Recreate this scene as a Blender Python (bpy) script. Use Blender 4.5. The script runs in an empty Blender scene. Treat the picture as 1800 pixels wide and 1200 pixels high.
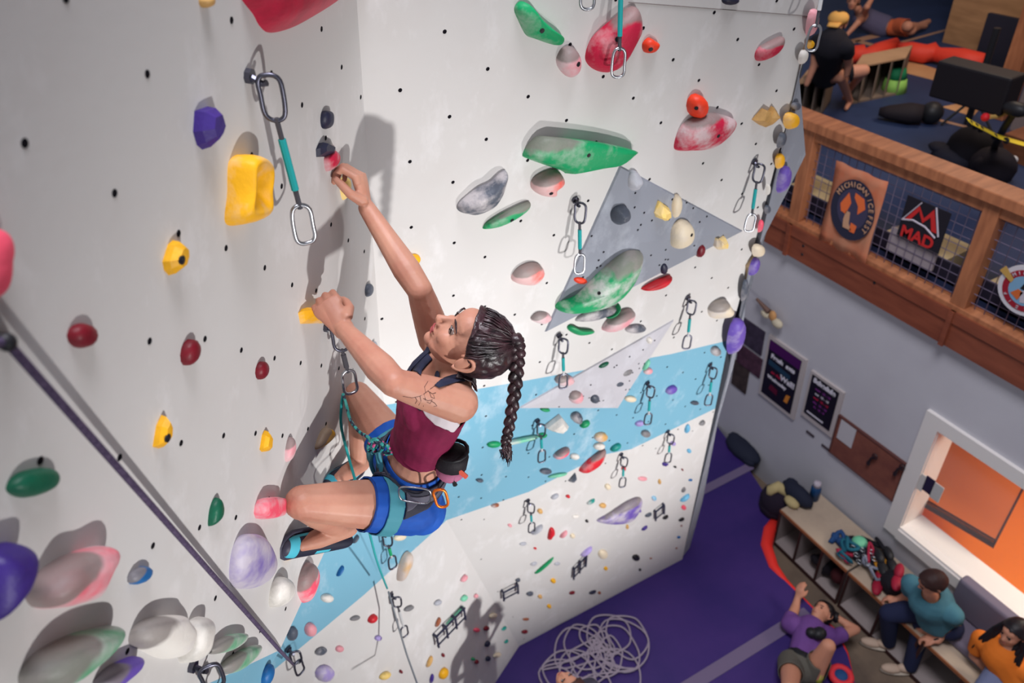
import bpy, bmesh, math, random
import numpy as np
from mathutils import Vector, Matrix, noise
from mathutils.bvhtree import BVHTree
SC = bpy.context.scene
COL = SC.collection
# ------------------------------------------------------------------ camera
F = 1305.0
RW = np.array([[0.47502135, 0.51088723, -0.71648374],
               [0.87755656, -0.33534005, 0.34269745],
               [-0.06518594, -0.79154361, -0.60762612]])   # image axes (right, down, forward) -> world
CAM = np.array([0.0, 0.0, 6.5])
cd = bpy.data.cameras.new('camera'); cam = bpy.data.objects.new('camera', cd); COL.objects.link(cam)
m = Matrix(((RW[0][0], -RW[0][1], -RW[0][2]), (RW[1][0], -RW[1][1], -RW[1][2]), (RW[2][0], -RW[2][1], -RW[2][2])))
cam.matrix_world = Matrix.Translation(CAM) @ m.to_4x4()
cd.sensor_width = 36; cd.lens = F / 1800 * 36; cd.clip_end = 100; cd.clip_start = .05
cd.dof.use_dof = True; cd.dof.focus_distance = 2.25; cd.dof.aperture_fstop = 2.7
SC.camera = cam
# ------------------------------------------------------------------ world and lights
wd = bpy.data.worlds.new('world'); SC.world = wd; wd.use_nodes = True
wd.node_tree.nodes['Background'].inputs[0].default_value = (.62, .64, .72, 1)
wd.node_tree.nodes['Background'].inputs[1].default_value = .38
SC.view_settings.view_transform = 'Standard'; SC.view_settings.look = 'None'
SC.view_settings.gamma = 1; SC.view_settings.use_curve_mapping = False
SC.view_settings.exposure = 0.0
def lamp(name, kind, loc, target, power, color, size=.3, size_y=None, spot=None):
    l = bpy.data.lights.new(name, kind); o = bpy.data.objects.new(name, l); COL.objects.link(o)
    o.location = loc; l.energy = power; l.color = color
    o.rotation_euler = (Vector(target) - Vector(loc)).to_track_quat('-Z', 'Y').to_euler()
    if kind == 'AREA':
        l.size = size
        if size_y: l.shape = 'RECTANGLE'; l.size_y = size_y
    else: l.shadow_soft_size = size
    if spot: l.spot_size = math.radians(spot); l.spot_blend = .6
    return o
lamp('strobe_low', 'SPOT', (1.5, 2.5, 2.0), (-2.9, 1.9, 3.0), 960, (1, .98, .97), .09, spot=80).data.spot_blend = 1
lamp('strobe_high', 'SPOT', (4.0, .7, 3.1), (-2.1, .2, 4.9), 1300, (1, .98, .97), .08, spot=36).data.spot_blend = 1
lamp('back_wall_fill', 'AREA', (-.8, 1.2, 10.8), (-2.2, 5.0, 0), 560, (.93, .93, 1), 2.5)  # unseen fill standing in for room lamps, added to brighten the back wall
lamp('mezzanine_lamp', 'AREA', (-4.5, 8.0, 6.8), (-4.8, 8.2, 3), 80, (1, .80, .62), 1.6)
lamp('office_lamp', 'AREA', (-1.0, 6.3, 2.45), (-1.0, 6.3, 0), 62, (1, .88, .72), 1.2)
# ------------------------------------------------------------------ projection helpers (used to survey positions)
def ray(x, y): return RW @ np.array([(x - 900) / F, (y - 600) / F, 1.0])
def hit(x, y, n, d, off=0.0):
    r = ray(x, y); n = np.asarray(n, float); t = (d + off - n.dot(CAM)) / n.dot(r)
    return CAM + r * t
def at_z(x, y, z): return hit(x, y, (0, 0, 1), z)
def at_y(x, y, Y=5.0): return hit(x, y, (0, 1, 0), Y)
def unit(v): v = np.asarray(v, float); return v / np.linalg.norm(v)
# main overhanging face, prow face, lower turned face, return face
nM = np.array([1, 0, -.22]); sM = np.linalg.norm(nM); nM = nM / sM; dM = -3.5 / sM
EA, EB = hit(627, 0, nM, dM), hit(675, 712, nM, dM)
PB = at_z(490, 1142, 4.25)
nP = unit(np.cross(EB - EA, PB - EA)); nP = nP if nP[0] > 0 else -nP; dP = nP.dot(EA)
K0 = hit(915, 1140, nM, dM); K2 = at_z(870, 1200, 0)
nL = unit(np.cross(K0 - EB, K2 - EB)); nL = nL if nL[0] > 0 else -nL; dL = nL.dot(EB)
R0, R1 = hit(1440, 0, nM, dM), hit(1200, 975, nM, dM)
nS = unit(np.cross(R0 - R1, np.array([-.36, .93, 0]))); nS = nS if nS[0] > 0 else -nS; dS = nS.dot(R0)
PL = {'M': (nM, dM), 'P': (nP, dP), 'L': (nL, dL), 'S': (nS, dS)}
# ------------------------------------------------------------------ materials
MATS = {}
def mat(name, c, rough=.6, spec=.3, metal=0, var=.0, c2=None, scale=6, bump=0, bscale=60, sss=0, emit=None, es=1, detail=4, lo=.4, hi=.65, alpha=None):
    if name in MATS: return MATS[name]
    M = bpy.data.materials.new(name); M.use_nodes = True; nt = M.node_tree; b = nt.nodes['Principled BSDF']
    b.inputs['Base Color'].default_value = (*c, 1); b.inputs['Roughness'].default_value = rough
    b.inputs['Specular IOR Level'].default_value = spec; b.inputs['Metallic'].default_value = metal
    tc = nt.nodes.new('ShaderNodeTexCoord')
    if c2 is not None:
        n = nt.nodes.new('ShaderNodeTexNoise'); n.inputs['Scale'].default_value = scale; n.inputs['Detail'].default_value = detail; n.inputs['Roughness'].default_value = .62
        r = nt.nodes.new('ShaderNodeValToRGB'); r.color_ramp.elements[0].position = lo; r.color_ramp.elements[1].position = hi
        r.color_ramp.elements[0].color = (*c, 1); r.color_ramp.elements[1].color = (*c2, 1)
        nt.links.new(tc.outputs['Object'], n.inputs['Vector']); nt.links.new(n.outputs['Fac'], r.inputs['Fac']); nt.links.new(r.outputs['Color'], b.inputs['Base Color'])
    if bump:
        n = nt.nodes.new('ShaderNodeTexNoise'); n.inputs['Scale'].default_value = bscale; n.inputs['Detail'].default_value = 3
        bp = nt.nodes.new('ShaderNodeBump'); bp.inputs['Strength'].default_value = bump; bp.inputs['Distance'].default_value = .004
        nt.links.new(tc.outputs['Object'], n.inputs['Vector']); nt.links.new(n.outputs['Fac'], bp.inputs['Height']); nt.links.new(bp.outputs['Normal'], b.inputs['Normal'])
    if sss: b.inputs['Subsurface Weight'].default_value = sss; b.inputs['Subsurface Radius'].default_value = (.02, .008, .004); b.inputs['Subsurface Scale'].default_value = .4
    if emit: b.inputs['Emission Color'].default_value = (*emit, 1); b.inputs['Emission Strength'].default_value = es
    MATS[name] = M; return M
def s2l(r, g, b):
    f = lambda v: (v / 255 / 12.92) if v / 255 <= .04045 else ((v / 255 + .055) / 1.055) ** 2.4
    return (f(r), f(g), f(b))
def wood(name, c, c2, scale=(3, 3, 30), rough=.45, spec=.35):
    if name in MATS: return MATS[name]
    M = mat(name, c, rough, spec); nt = M.node_tree; b = nt.nodes['Principled BSDF']
    tc = nt.nodes.new('ShaderNodeTexCoord'); mp = nt.nodes.new('ShaderNodeMapping'); mp.inputs['Scale'].default_value = scale
    n = nt.nodes.new('ShaderNodeTexNoise'); n.inputs['Scale'].default_value = 1.5; n.inputs['Detail'].default_value = 5
    r = nt.nodes.new('ShaderNodeValToRGB'); r.color_ramp.elements[0].position = .35; r.color_ramp.elements[1].position = .7
    r.color_ramp.elements[0].color = (*c, 1); r.color_ramp.elements[1].color = (*c2, 1)
    nt.links.new(tc.outputs['Object'], mp.inputs[0]); nt.links.new(mp.outputs[0], n.inputs['Vector']); nt.links.new(n.outputs['Fac'], r.inputs['Fac']); nt.links.new(r.outputs['Color'], b.inputs['Base Color'])
    return M
def wall_paint(name, base, chalk, dirt):
    M = mat(name, base, .75, .2); nt = M.node_tree; b = nt.nodes['Principled BSDF']; L = nt.links.new
    tc = nt.nodes.new('ShaderNodeTexCoord')
    def nz(scale, det, lo, hi, mpsc=(1, 1, 1)):
        mp = nt.nodes.new('ShaderNodeMapping'); mp.inputs['Scale'].default_value = mpsc
        n = nt.nodes.new('ShaderNodeTexNoise'); n.inputs['Scale'].default_value = scale; n.inputs['Detail'].default_value = det; n.inputs['Roughness'].default_value = .65
        r = nt.nodes.new('ShaderNodeMapRange'); r.inputs[1].default_value = lo; r.inputs[2].default_value = hi
        L(tc.outputs['Object'], mp.inputs[0]); L(mp.outputs[0], n.inputs['Vector']); L(n.outputs['Fac'], r.inputs[0]); return r.outputs[0], n
    def mix(a, fac, col, strength):
        mu = nt.nodes.new('ShaderNodeMath'); mu.operation = 'MULTIPLY'; mu.inputs[1].default_value = strength; L(fac, mu.inputs[0])
        x = nt.nodes.new('ShaderNodeMix'); x.data_type = 'RGBA'; L(mu.outputs[0], x.inputs[0]); x.inputs[7].default_value = (*col, 1)
        if isinstance(a, tuple): x.inputs[6].default_value = (*a, 1)
        else: L(a, x.inputs[6])
        return x.outputs[2]
    f1, _ = nz(1.3, 6, .5, .8); f2, _ = nz(5, 7, .55, .85, (1, 1, .6)); f3, n3 = nz(40, 2, .3, .8)
    c = mix(base, f1, dirt, .35); c = mix(c, f2, chalk, .75); L(c, b.inputs['Base Color'])
    bp = nt.nodes.new('ShaderNodeBump'); bp.inputs['Strength'].default_value = .12; bp.inputs['Distance'].default_value = .003
    L(n3.outputs['Fac'], bp.inputs['Height']); L(bp.outputs['Normal'], b.inputs['Normal'])
    return M
W_WHITE = wall_paint('wall_paint_white', (.60, .585, .57), (.80, .79, .80), (.50, .45, .42))
W_BLUE = wall_paint('wall_paint_blue', s2l(116, 168, 190), (.62, .70, .76), s2l(104, 162, 190))
W_GREY = wall_paint('volume_grey', s2l(138, 142, 152), s2l(190, 195, 205), s2l(105, 108, 118))
W_LGREY = wall_paint('volume_light_grey', s2l(186, 184, 190), s2l(215, 215, 222), s2l(160, 158, 165))
BLACK = mat('black_plastic', (.012, .012, .015), .5)
STEEL = mat('steel', (.42, .43, .46), .3, .5, 1)
DSTEEL = mat('dark_steel', (.10, .10, .13), .35, .5, .9)
# ------------------------------------------------------------------ object helpers
def link(name, verts, faces, material, parent=None, smooth=False, loc=None, mats=None, fm=None):
    me = bpy.data.meshes.new(name)
    V = np.asarray(verts, float)
    o = bpy.data.objects.new(name, me)
    if loc is None and parent is None: loc = V.mean(0)
    off = np.array(loc) if loc is not None else np.zeros(3)
    if parent is not None and loc is None: off = np.array(parent.get('_o', (0, 0, 0)))
    me.from_pydata([tuple(v) for v in (V - off)], [], [tuple(int(i) for i in f) for f in faces])
    for mm in (mats or [material]): me.materials.append(mm)
    if fm is not None:
        for p, k in zip(me.polygons, fm): p.material_index = k
    if smooth:
        for p in me.polygons: p.use_smooth = True
    COL.objects.link(o)
    if parent is not None:
        o.parent = parent; po = np.array(parent.get('_o', (0, 0, 0))); o.location = tuple(off - po); o['_o'] = tuple(off)
    else: o.location = tuple(off); o['_o'] = tuple(off)
    return o
def empty(name, loc, label=None, cat=None, group=None, kind=None):
    o = bpy.data.objects.new(name, None); COL.objects.link(o); o.location = tuple(loc); o.empty_display_size = .1; o['_o'] = tuple(float(v) for v in loc)
    tag(o, label, cat, group, kind); return o
def tag(o, label=None, cat=None, group=None, kind=None):
    if label: o['label'] = label
    if cat: o['category'] = cat
    if group: o['group'] = group
    if kind: o['kind'] = kind
    return o
class MB:
    """collects primitive shapes into one mesh"""
    def __init__(s): s.v = []; s.f = []
    def add(s, v, f):
        k = len(s.v); s.v += [tuple(p) for p in v]; s.f += [tuple(i + k for i in q) for q in f]; return s
    def box(s, lo, hi, M=None):
        lo, hi = np.array(lo, float), np.array(hi, float)
        v = [np.array([(lo, hi)[i][0], (lo, hi)[j][1], (lo, hi)[k][2]]) for i in (0, 1) for j in (0, 1) for k in (0, 1)]
        if M is not None: v = [np.array(M @ Vector(p)) for p in v]
        return s.add(v, [(0, 1, 3, 2), (4, 6, 7, 5), (0, 4, 5, 1), (2, 3, 7, 6), (0, 2, 6, 4), (1, 5, 7, 3)])
    def tube(s, pts, r, n=8, closed=False, cap=True, flat=1.0, up=None):
        P = [np.array(p, float) for p in pts]; N = len(P); rs = r if hasattr(r, '__len__') else [r] * N
        k = len(s.v); prev = None
        for i, p in enumerate(P):
            a = P[(i - 1) % N] if (closed or i > 0) else P[i]; b = P[(i + 1) % N] if (closed or i < N - 1) else P[i]
            t = unit(b - a) if np.linalg.norm(b - a) > 1e-9 else np.array([0, 0, 1.])
            if prev is None:
                h = np.array(up, float) if up is not None else (np.array([0, 0, 1.]) if abs(t[2]) < .9 else np.array([1., 0, 0]))
                u = unit(h - t * h.dot(t))
            else:
                u = prev - t * prev.dot(t); u = unit(u)
            prev = u; w = np.cross(t, u)
            for j in range(n):
                an = 2 * math.pi * j / n; s.v.append(tuple(p + rs[i] * (math.cos(an) * u * flat + math.sin(an) * w)))
        for i in range(N if closed else N - 1):
            for j in range(n):
                a0 = k + i * n; b0 = k + ((i + 1) % N) * n
                s.f.append((a0 + j, a0 + (j + 1) % n, b0 + (j + 1) % n, b0 + j))
        if cap and not closed:
            s.f.append(tuple(k + j for j in range(n))[::-1]); s.f.append(tuple(k + (N - 1) * n + j for j in range(n)))
        return s
    def ball(s, c, r, ax=None, nu=10, nv=7):
        c = np.array(c, float); r = np.array(r if hasattr(r, '__len__') else [r] * 3, float); A = np.eye(3) if ax is None else np.array(ax, float)
        k = len(s.v); s.v.append(tuple(c + A.T @ (r * [0, 0, 1])))
        for i in range(1, nv):
            th = math.pi * i / nv
            for j in range(nu):
                ph = 2 * math.pi * j / nu; s.v.append(tuple(c + A.T @ (r * [math.sin(th) * math.cos(ph), math.sin(th) * math.sin(ph), math.cos(th)])))
        s.v.append(tuple(c + A.T @ (r * [0, 0, -1]))); e = len(s.v) - 1
        for j in range(nu): s.f.append((k, k + 1 + j, k + 1 + (j + 1) % nu)); s.f.append((e, e - nu + (j + 1) % nu, e - nu + j))
        for i in range(nv - 2):
            for j in range(nu):
                a = k + 1 + i * nu; b = a + nu; s.f.append((a + j, b + j, b + (j + 1) % nu, a + (j + 1) % nu))
        return s
    def prism(s, poly, vec):
        """poly: 3D points of a planar polygon, extruded by vec"""
        n = len(poly); k = len(s.v); vec = np.array(vec, float)
        s.v += [tuple(p) for p in poly] + [tuple(np.array(p) + vec) for p in poly]
        s.f.append(tuple(k + i for i in range(n))[::-1]); s.f.append(tuple(k + n + i for i in range(n)))
        for i in range(n): j = (i + 1) % n; s.f.append((k + i, k + j, k + n + j, k + n + i))
        return s
    def build(s, name, material, parent=None, smooth=False, loc=None, **kw):
        return link(name, s.v, s.f, material, parent, smooth, loc, **kw)
def bevel(o, w, seg=2):
    md = o.modifiers.new('bevel', 'BEVEL'); md.width = w; md.segments = seg; md.limit_method = 'ANGLE'; return o
def struct(o): o['kind'] = 'structure'; return o
def text(s, size, origin, right, up, material, parent, name='lettering', bold=0, align='CENTER', depth=.002):
    cu = bpy.data.curves.new(name, 'FONT'); cu.body = s; cu.size = size; cu.align_x = align; cu.align_y = 'CENTER'; cu.offset = bold; cu.extrude = depth
    t = bpy.data.objects.new(name, cu); COL.objects.link(t)
    dg = bpy.context.evaluated_depsgraph_get(); me = bpy.data.meshes.new_from_object(t.evaluated_get(dg)); bpy.data.objects.remove(t)
    me.materials.clear(); me.materials.append(material)
    o = bpy.data.objects.new(name, me); COL.objects.link(o)
    right, up = unit(right), unit(up); nn = np.cross(right, up); org = np.array(origin, float) - np.array(parent.get('_o', (0, 0, 0)))
    o.matrix_local = Matrix(((right[0], up[0], nn[0], org[0]), (right[1], up[1], nn[1], org[1]), (right[2], up[2], nn[2], org[2]), (0, 0, 0, 1)))
    o.parent = parent; o.matrix_local = Matrix(((right[0], up[0], nn[0], org[0]), (right[1], up[1], nn[1], org[1]), (right[2], up[2], nn[2], org[2]), (0, 0, 0, 1)))
    return o
# ------------------------------------------------------------------ climbing walls (big structure)
def line_M(x, y): return hit(x, y, nM, dM)
stripe_top_px = [(1281, 598), (1180, 622), (1000, 655), (900, 673), (675, 712)]
stripe_bot_px = [(1257, 718), (1110, 789), (1060, 799), (930, 864), (785, 914)]
edge_px = [(1480, -160), (1440, 0), (1200, 975)]
def wpoly(plane, groups, name, side_back, thick=.12):
    """groups: list of (list of px, material index) in one face plane; built as a slab"""
    n, d = PL[plane]; V = []; Fc = []; FM = []
    for px, mi in groups:
        k = len(V); V += [p if isinstance(p, np.ndarray) else hit(p[0], p[1], n, d) for p in px]; Fc.append(tuple(range(k, len(V)))); FM.append(mi)
    return V, Fc, FM
def face_fix(V, Fc, n):
    out = []
    for f in Fc:
        P = [V[i] for i in f]; nn = sum((np.cross(P[i] - P[0], P[i + 1] - P[0]) for i in range(1, len(P) - 1)), np.zeros(3))
        out.append(f if nn.dot(n) > 0 else f[::-1])
    return out
def slab(name, plane, groups, outline, mats, back):
    n, d = PL[plane]
    V, Fc, FM = wpoly(plane, groups, name, back); Fc = face_fix(V, Fc, n)
    O = [p if isinstance(p, np.ndarray) else hit(p[0], p[1], n, d) for p in outline]
    k = len(V); V += O + [p + back for p in O]; N = len(O)
    for i in range(N): j = (i + 1) % N; Fc.append((k + i, k + j, k + N + j, k + N + i)); FM.append(len(mats) - 1)
    Fc.append(tuple(k + N + i for i in range(N))); FM.append(len(mats) - 1)
    return struct(link(name, V, Fc, None, mats=mats, fm=FM))
T_TOP = EA + (EA - EB) * .25; T_TR = hit(1480, -160, nM, dM)
kL1 = hit(785, 914, nM, dM)   # stripe bottom meets the fold line
kB = hit(1200, 975, nM, dM); kB[2] = -.02; K0f = K0.copy()
K2b = at_z(600, 1560, 0.)
BASEX = mat('plywood_edge', (.42, .30, .18), .7)
back = np.array([-.12, .0, 0])
up_poly = [T_TOP, T_TR, (1440, 0)] + stripe_top_px + [(627, 0)]
st_poly = stripe_top_px + [EB] + [kL1] + stripe_bot_px[::-1][1:] + []
lo_poly = [kL1] + stripe_bot_px[::-1][1:] + [kB, K0f]
slab('wall_right', 'M', [(up_poly, 0), (st_poly, 1), (lo_poly, 0)], [T_TOP, T_TR, R0, kB, K0f, EB, EA], [W_WHITE, W_BLUE, W_GREY], back)
# lower turned facet : stripe between (785,914) and far left
n, d = PL['L']
LT = EB; Lfar_top = hit(470, 830, nL, dL); Lfar = hit(250, 1340, nL, dL); Lbase = hit(560, 1640, nL, dL)
sl = [kL1, hit(640, 1045, nL, dL), hit(490, 1170, nL, dL), hit(330, 1300, nL, dL)]
V_up = [LT, Lfar_top, hit(470, 830, nL, dL)]
slab('wall_left', 'L', [([LT] + sl + [hit(300, 900, nL, dL)], 1), ([K0f] + sl + [Lbase], 0)], [LT, hit(300, 900, nL, dL), sl[3], Lbase, K0f], [W_WHITE, W_BLUE, BASEX], np.array([-.08, -.08, 0]))
# prow : outline in its own plane
prow = [T_TOP, EA, EB, (655, 838), (575, 960), (534, 1050), (492, 1142), (470, 1178), (440, 1260), (300, 1290), (-260, 1300), (-300, 500), (-260, -200)]
pst = [(492, 1142), (470, 1178), (440, 1260), (300, 1290), (268, 1241), (380, 1195)]
mainp = [T_TOP, EA, EB, (655, 838), (575, 960), (534, 1050), (492, 1142), (380, 1195), (268, 1241), (300, 1290), (-260, 1300), (-300, 500), (-260, -200)]
prow_o = slab('wall_front', 'P', [(mainp, 0), (pst, 1)], prow, [W_WHITE, W_BLUE, W_WHITE], -nP * .06 + np.array([-.05, .02, 0]))
# return face on the far side of the arete, grey
ret = [(1440, 0), (1412, 95), (1405, 135), (1416, 272), (1385, 335), (1347, 408), (1316, 470), (1308, 560), (1290, 640), (1262, 740), (1235, 880), (1206, 985)]
redge = [(1440, 0), (1345, 385), (1300, 540), (1270, 680), (1235, 850), (1200, 975)]
Rv = [hit(*p, nS, dS) for p in ret] ; Re = [R1 + (R0 - R1) * t for t in (0, .2, .4, .6, .8)]
slab('wall_back_corner', 'S', [(ret[1:] + Re, 0)], [R0] + Rv[1:] + [R1], [W_GREY, BASEX], np.array([-.06, 0, 0]))
mw = MB().prism([EA, EB, EB + np.array([-.01, -.25, 0]), EA + np.array([-.01, -.25, 0])], (-.08, 0, 0)); mw.build('corner_backing', W_WHITE, bpy.data.objects['wall_right'])
# panel seam near the top of the main face
seam = MB(); a, b = hit(1105, 4, nM, dM, .001), hit(1420, 28, nM, dM, .001)
seam.tube([a, b], .0013, 4)
sm = seam.build('panel_seam', mat('seam', (.2, .17, .16), .9), bpy.data.objects['wall_right'])
# T-nut holes on a staggered grid
def holes(plane, o, u, v, iu, iv, keep, parent, r=.0062, seed=1):
    n, d = PL[plane]; mb = MB(); rnd = random.Random(seed)
    for i in iu:
        for j in iv:
            if (i + j) % 2: continue
            p = o + u * i + v * j + (u * rnd.uniform(-.08, .08) + v * rnd.uniform(-.08, .08))
            q = RW.T @ (p - CAM)
            if q[2] < .1: continue
            x, y = 900 + F * q[0] / q[2], 600 + F * q[1] / q[2]
            if not keep(x, y): continue
            e1 = unit(u); e2 = np.cross(n, e1); ring = [p + n * .0012 + r * (math.cos(t) * e1 + math.sin(t) * e2) for t in np.arange(8) * math.pi / 4]
            k = len(mb.v); mb.v += [tuple(q) for q in ring] + [tuple(q - n * .0010 + (p - q) * -.15) for q in ring]
            mb.f.append(tuple(range(k, k + 8))); mb.f += [(k + a, k + 8 + a, k + 8 + (a + 1) % 8, k + (a + 1) % 8) for a in range(8)]
    ob = mb.build('bolt_hole', mat('hole', (.008, .007, .01), .9, .05), parent); ob['kind'] = 'stuff'; return ob
def inpoly(x, y, P):
    c = False; j = len(P) - 1
    for i in range(len(P)):
        if (P[i][1] > y) != (P[j][1] > y) and x < (P[j][0] - P[i][0]) * (y - P[i][1]) / (P[j][1] - P[i][1]) + P[i][0]: c = not c
        j = i
    return c
mainpx = [(640, -30), (1436, 0), (1196, 968), (920, 1130), (680, 712), (652, 330)]
o0 = hit(788, 202, nM, dM); uM = np.array([0, .156, 0]); vM = unit([.22, 0, 1]) * -.14
hM = holes('M', o0, uM, vM, range(-4, 18), range(-6, 45), lambda x, y: inpoly(x, y, mainpx), bpy.data.objects['wall_right'])
uP = unit(np.cross(nP, [0, 0, 1])); vP = np.cross(uP, nP)
if vP[2] > 0: vP = -vP
prowpx = [(-50, -50), (622, -50), (636, 205), (644, 330), (668, 700), (640, 838), (560, 960), (480, 1150), (-50, 1300)]
holes('P', hit(262, 130, nP, dP), uP * .15, vP * .14, range(-22, 22), range(-16, 24), lambda x, y: inpoly(x, y, prowpx), prow_o, seed=4)
# ---- two triangular plywood volumes on the main face
def volume(pts, apex, h, material, label, holes_=8):
    B = [hit(*p, nM, dM) for p in pts]; A = hit(*apex, nM, dM) + nM * h
    lip = .008
    top = [b + (A - b) * .02 + nM * lip for b in B]
    V = B + top + [A]; n3 = 3
    Fc = [(i, (i + 1) % 3, 3 + (i + 1) % 3, 3 + i) for i in range(3)] + [(3 + i, 3 + (i + 1) % 3, 6) for i in range(3)] + [(0, 2, 1)]
    o = link('wall_volume', V, Fc, material, loc=np.mean(B, 0)); tag(o, label, 'climbing volume', 'triangular volumes on the main wall')
    mb = MB(); rnd = random.Random(int(pts[0][0]))
    for k in range(holes_):
        w = np.array([rnd.random() for _ in range(3)]); w /= w.sum(); j = rnd.randrange(3)
        p = (top[j] * w[0] + top[(j + 1) % 3] * w[1] + A * w[2]); nn = unit(np.cross(top[(j + 1) % 3] - top[j], A - top[j])); nn = nn if nn.dot(nM) > 0 else -nn
        e = unit(np.cross(nn, [0, 0, 1])); g = np.cross(nn, e)
        ring = [p + nn * .0015 + .0055 * (math.cos(t) * e + math.sin(t) * g) for t in np.arange(8) * math.pi / 4]
        mb.add(ring, [tuple(range(8))])
    tag(mb.build('bolt_hole', MATS['hole'], o), kind='stuff'); return o
volume([(1089, 290), (1305, 405), (957, 583)], (1120, 420), .03, W_GREY, 'large dark grey triangular plywood volume on the main wall', 34)
volume([(1184, 561), (911, 716), (1085, 716)], (1070, 668), .03, W_LGREY, 'pale grey triangular plywood volume over the blue stripe', 22)
# ------------------------------------------------------------------ gym floor, mats
CONC = mat('concrete', s2l(126, 108, 92), .75, .2, c2=s2l(98, 84, 74), scale=1.8)
PURP = mat('mat_purple', s2l(50, 34, 102), .5, .35, c2=s2l(62, 40, 110), scale=1.2)
PURPD = mat('mat_seam', s2l(112, 98, 128), .7)
REDV = mat('mat_red', s2l(235, 52, 44), .5)
struct(MB().box((-12, -3, -.32), (4, 5.0, -.25)).build('floor', CONC))
matpts = [at_z(*p, 0)[:2] for p in [(1262, 738), (1300, 800), (1345, 868), (1362, 905), (1349, 940), (1352, 975), (1375, 1010), (1410, 1050), (1470, 1110), (1490, 1150), (1503, 1200)]]
matpts = [np.array([-7.5, 5.0])] + [np.array([min(p[0], 9), min(p[1], 4.98)]) for p in matpts] + [np.array([-1.1, 3.2]), np.array([-.9, 1.5]), np.array([-1.0, -2.6]), np.array([-7.5, -2.6])]
mt = MB().prism([np.array([p[0], p[1], -.24]) for p in matpts][::-1], (0, 0, .24)).build('floor_mat', PURP)
mt['kind'] = 'structure'
def strip(p, q, w, name, m_, par, z=.004):
    a, b = at_z(*p, 0), at_z(*q, 0); t = unit(b - a); s = np.cross([0, 0, 1], t) * w / 2
    mb = MB().prism([a - s, b - s, b + s, a + s], (0, 0, z)); return mb.build(name, m_, par)
a0 = at_z(1322, 817, 0); xs = -4.08
MB().box((xs - .05, 3.46, 0), (xs + .05, 4.86, .006)).build('seam_strip', PURPD, mt)
MB().box((-2.46, 1.2, 0), (-2.34, 4.02, .006)).build('seam_strip', PURPD, mt)
# red inflated rim along the mat edge
rim = [at_z(*p, 0.0) for p in [(1366, 908), (1352, 930), (1347, 958), (1360, 995), (1380, 1018), (1412, 1052), (1440, 1080), (1470, 1108), (1488, 1145), (1500, 1200), (1504, 1260)]]
rr = [.05, .07, .07, .06, .035, .03, .028, .026, .025, .025, .025]
MB().tube([p + np.array([0, 0, -.03]) for p in rim], rr, 8).build('mat_rim', REDV, mt, smooth=True)
# ------------------------------------------------------------------ back wall with window opening
WALLG = mat('wall_grey', s2l(196, 194, 200), .8, .2, c2=s2l(188, 185, 192), scale=.8)
WALLB = mat('wall_base', s2l(150, 146, 154), .8)
wx0, wx1, wz0, wz1 = -2.36, .6, .68, 1.93
bw = MB()
bw.box((-9, 5, -.25), (wx0, 5.14, 2.76)).box((wx0, 5, -.25), (wx1, 5.14, wz0)).box((wx0, 5, wz1), (wx1, 5.14, 2.76)).box((wx1, 5, -.25), (4, 5.14, 2.76))
backw = struct(bw.build('wall_back', WALLG))
BW = mat('trim_white', s2l(228, 222, 218), .5)
wn = MB().box((-2.50, 4.965, .54), (wx0, 5.0, 2.06)).box((wx0, 4.965, wz1), (.75, 5.0, 2.06)).box((wx0, 4.95, .54), (.75, 5.0, .66))
win = struct(wn.build('window_1', BW))
MB().box((wx0 - .02, 4.97, .655), (wx1, 5.26, .685)).build('window_sill', BW, win)
MB().box((wx0 - .03, 4.99, wz0), (wx0 + .006, 5.26, wz1)).box((wx0, 4.99, wz1 - .006), (wx1, 5.26, wz1 + .03)).build('window_jamb', BW, win)
# office behind the window
OR1 = mat('office_orange', s2l(240, 128, 24), .7)
OR2 = mat('office_desk', s2l(176, 88, 40), .5)
DKW = mat('dark_edge', s2l(58, 22, 18), .5)
struct(MB().box((-3.9, 5.2, -.1), (1.2, 8.2, -.02)).build('office_floor', OR1)); struct(MB().box((-4.0, 5.14, -.1), (-3.9, 8.2, 2.76)).build('wall_office_left', OR1)); struct(MB().box((-3.9, 8.2, -.1), (1.2, 8.3, 2.76)).build('wall_office_back', OR1)); struct(MB().box((1.2, 5.14, -.1), (1.3, 8.3, 2.76)).build('wall_office_right', OR1))
zt = .88
dk = [at_z(1608, 868, zt), at_z(1748, 950, zt), at_z(1800, 850, zt), at_z(1700, 640, zt), at_z(1590, 700, zt)]
desk = empty('desk', (dk[0] + dk[1]) / 2 * np.array([1, 1, 0]), 'brown desk standing inside the orange room behind the window', 'desk')
MB().prism([p - np.array([0, 0, .03]) for p in dk], (0, 0, .03)).build('desktop', OR2, desk)
e0, e1, e2 = dk[0], dk[1], dk[2]
MB().prism([e0 + [0, 0, -.09], e1 + [0, 0, -.09], e1 + [0, .02, -.09], e0 + [0, .02, -.09]], (0, 0, .093)).prism([e1 + [0, 0, -.09], e2 + [0, 0, -.09], e2 + [.02, 0, -.09], e1 + [.02, 0, -.09]], (0, 0, .093)).build('edge_band', DKW, desk)
for p in (dk[3],): MB().box(p * [1, 1, 0] + [-.07, .02, -.02], p * [1, 1, 0] + [-.02, .07, .85]).build('leg', DKW, desk)
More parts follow.
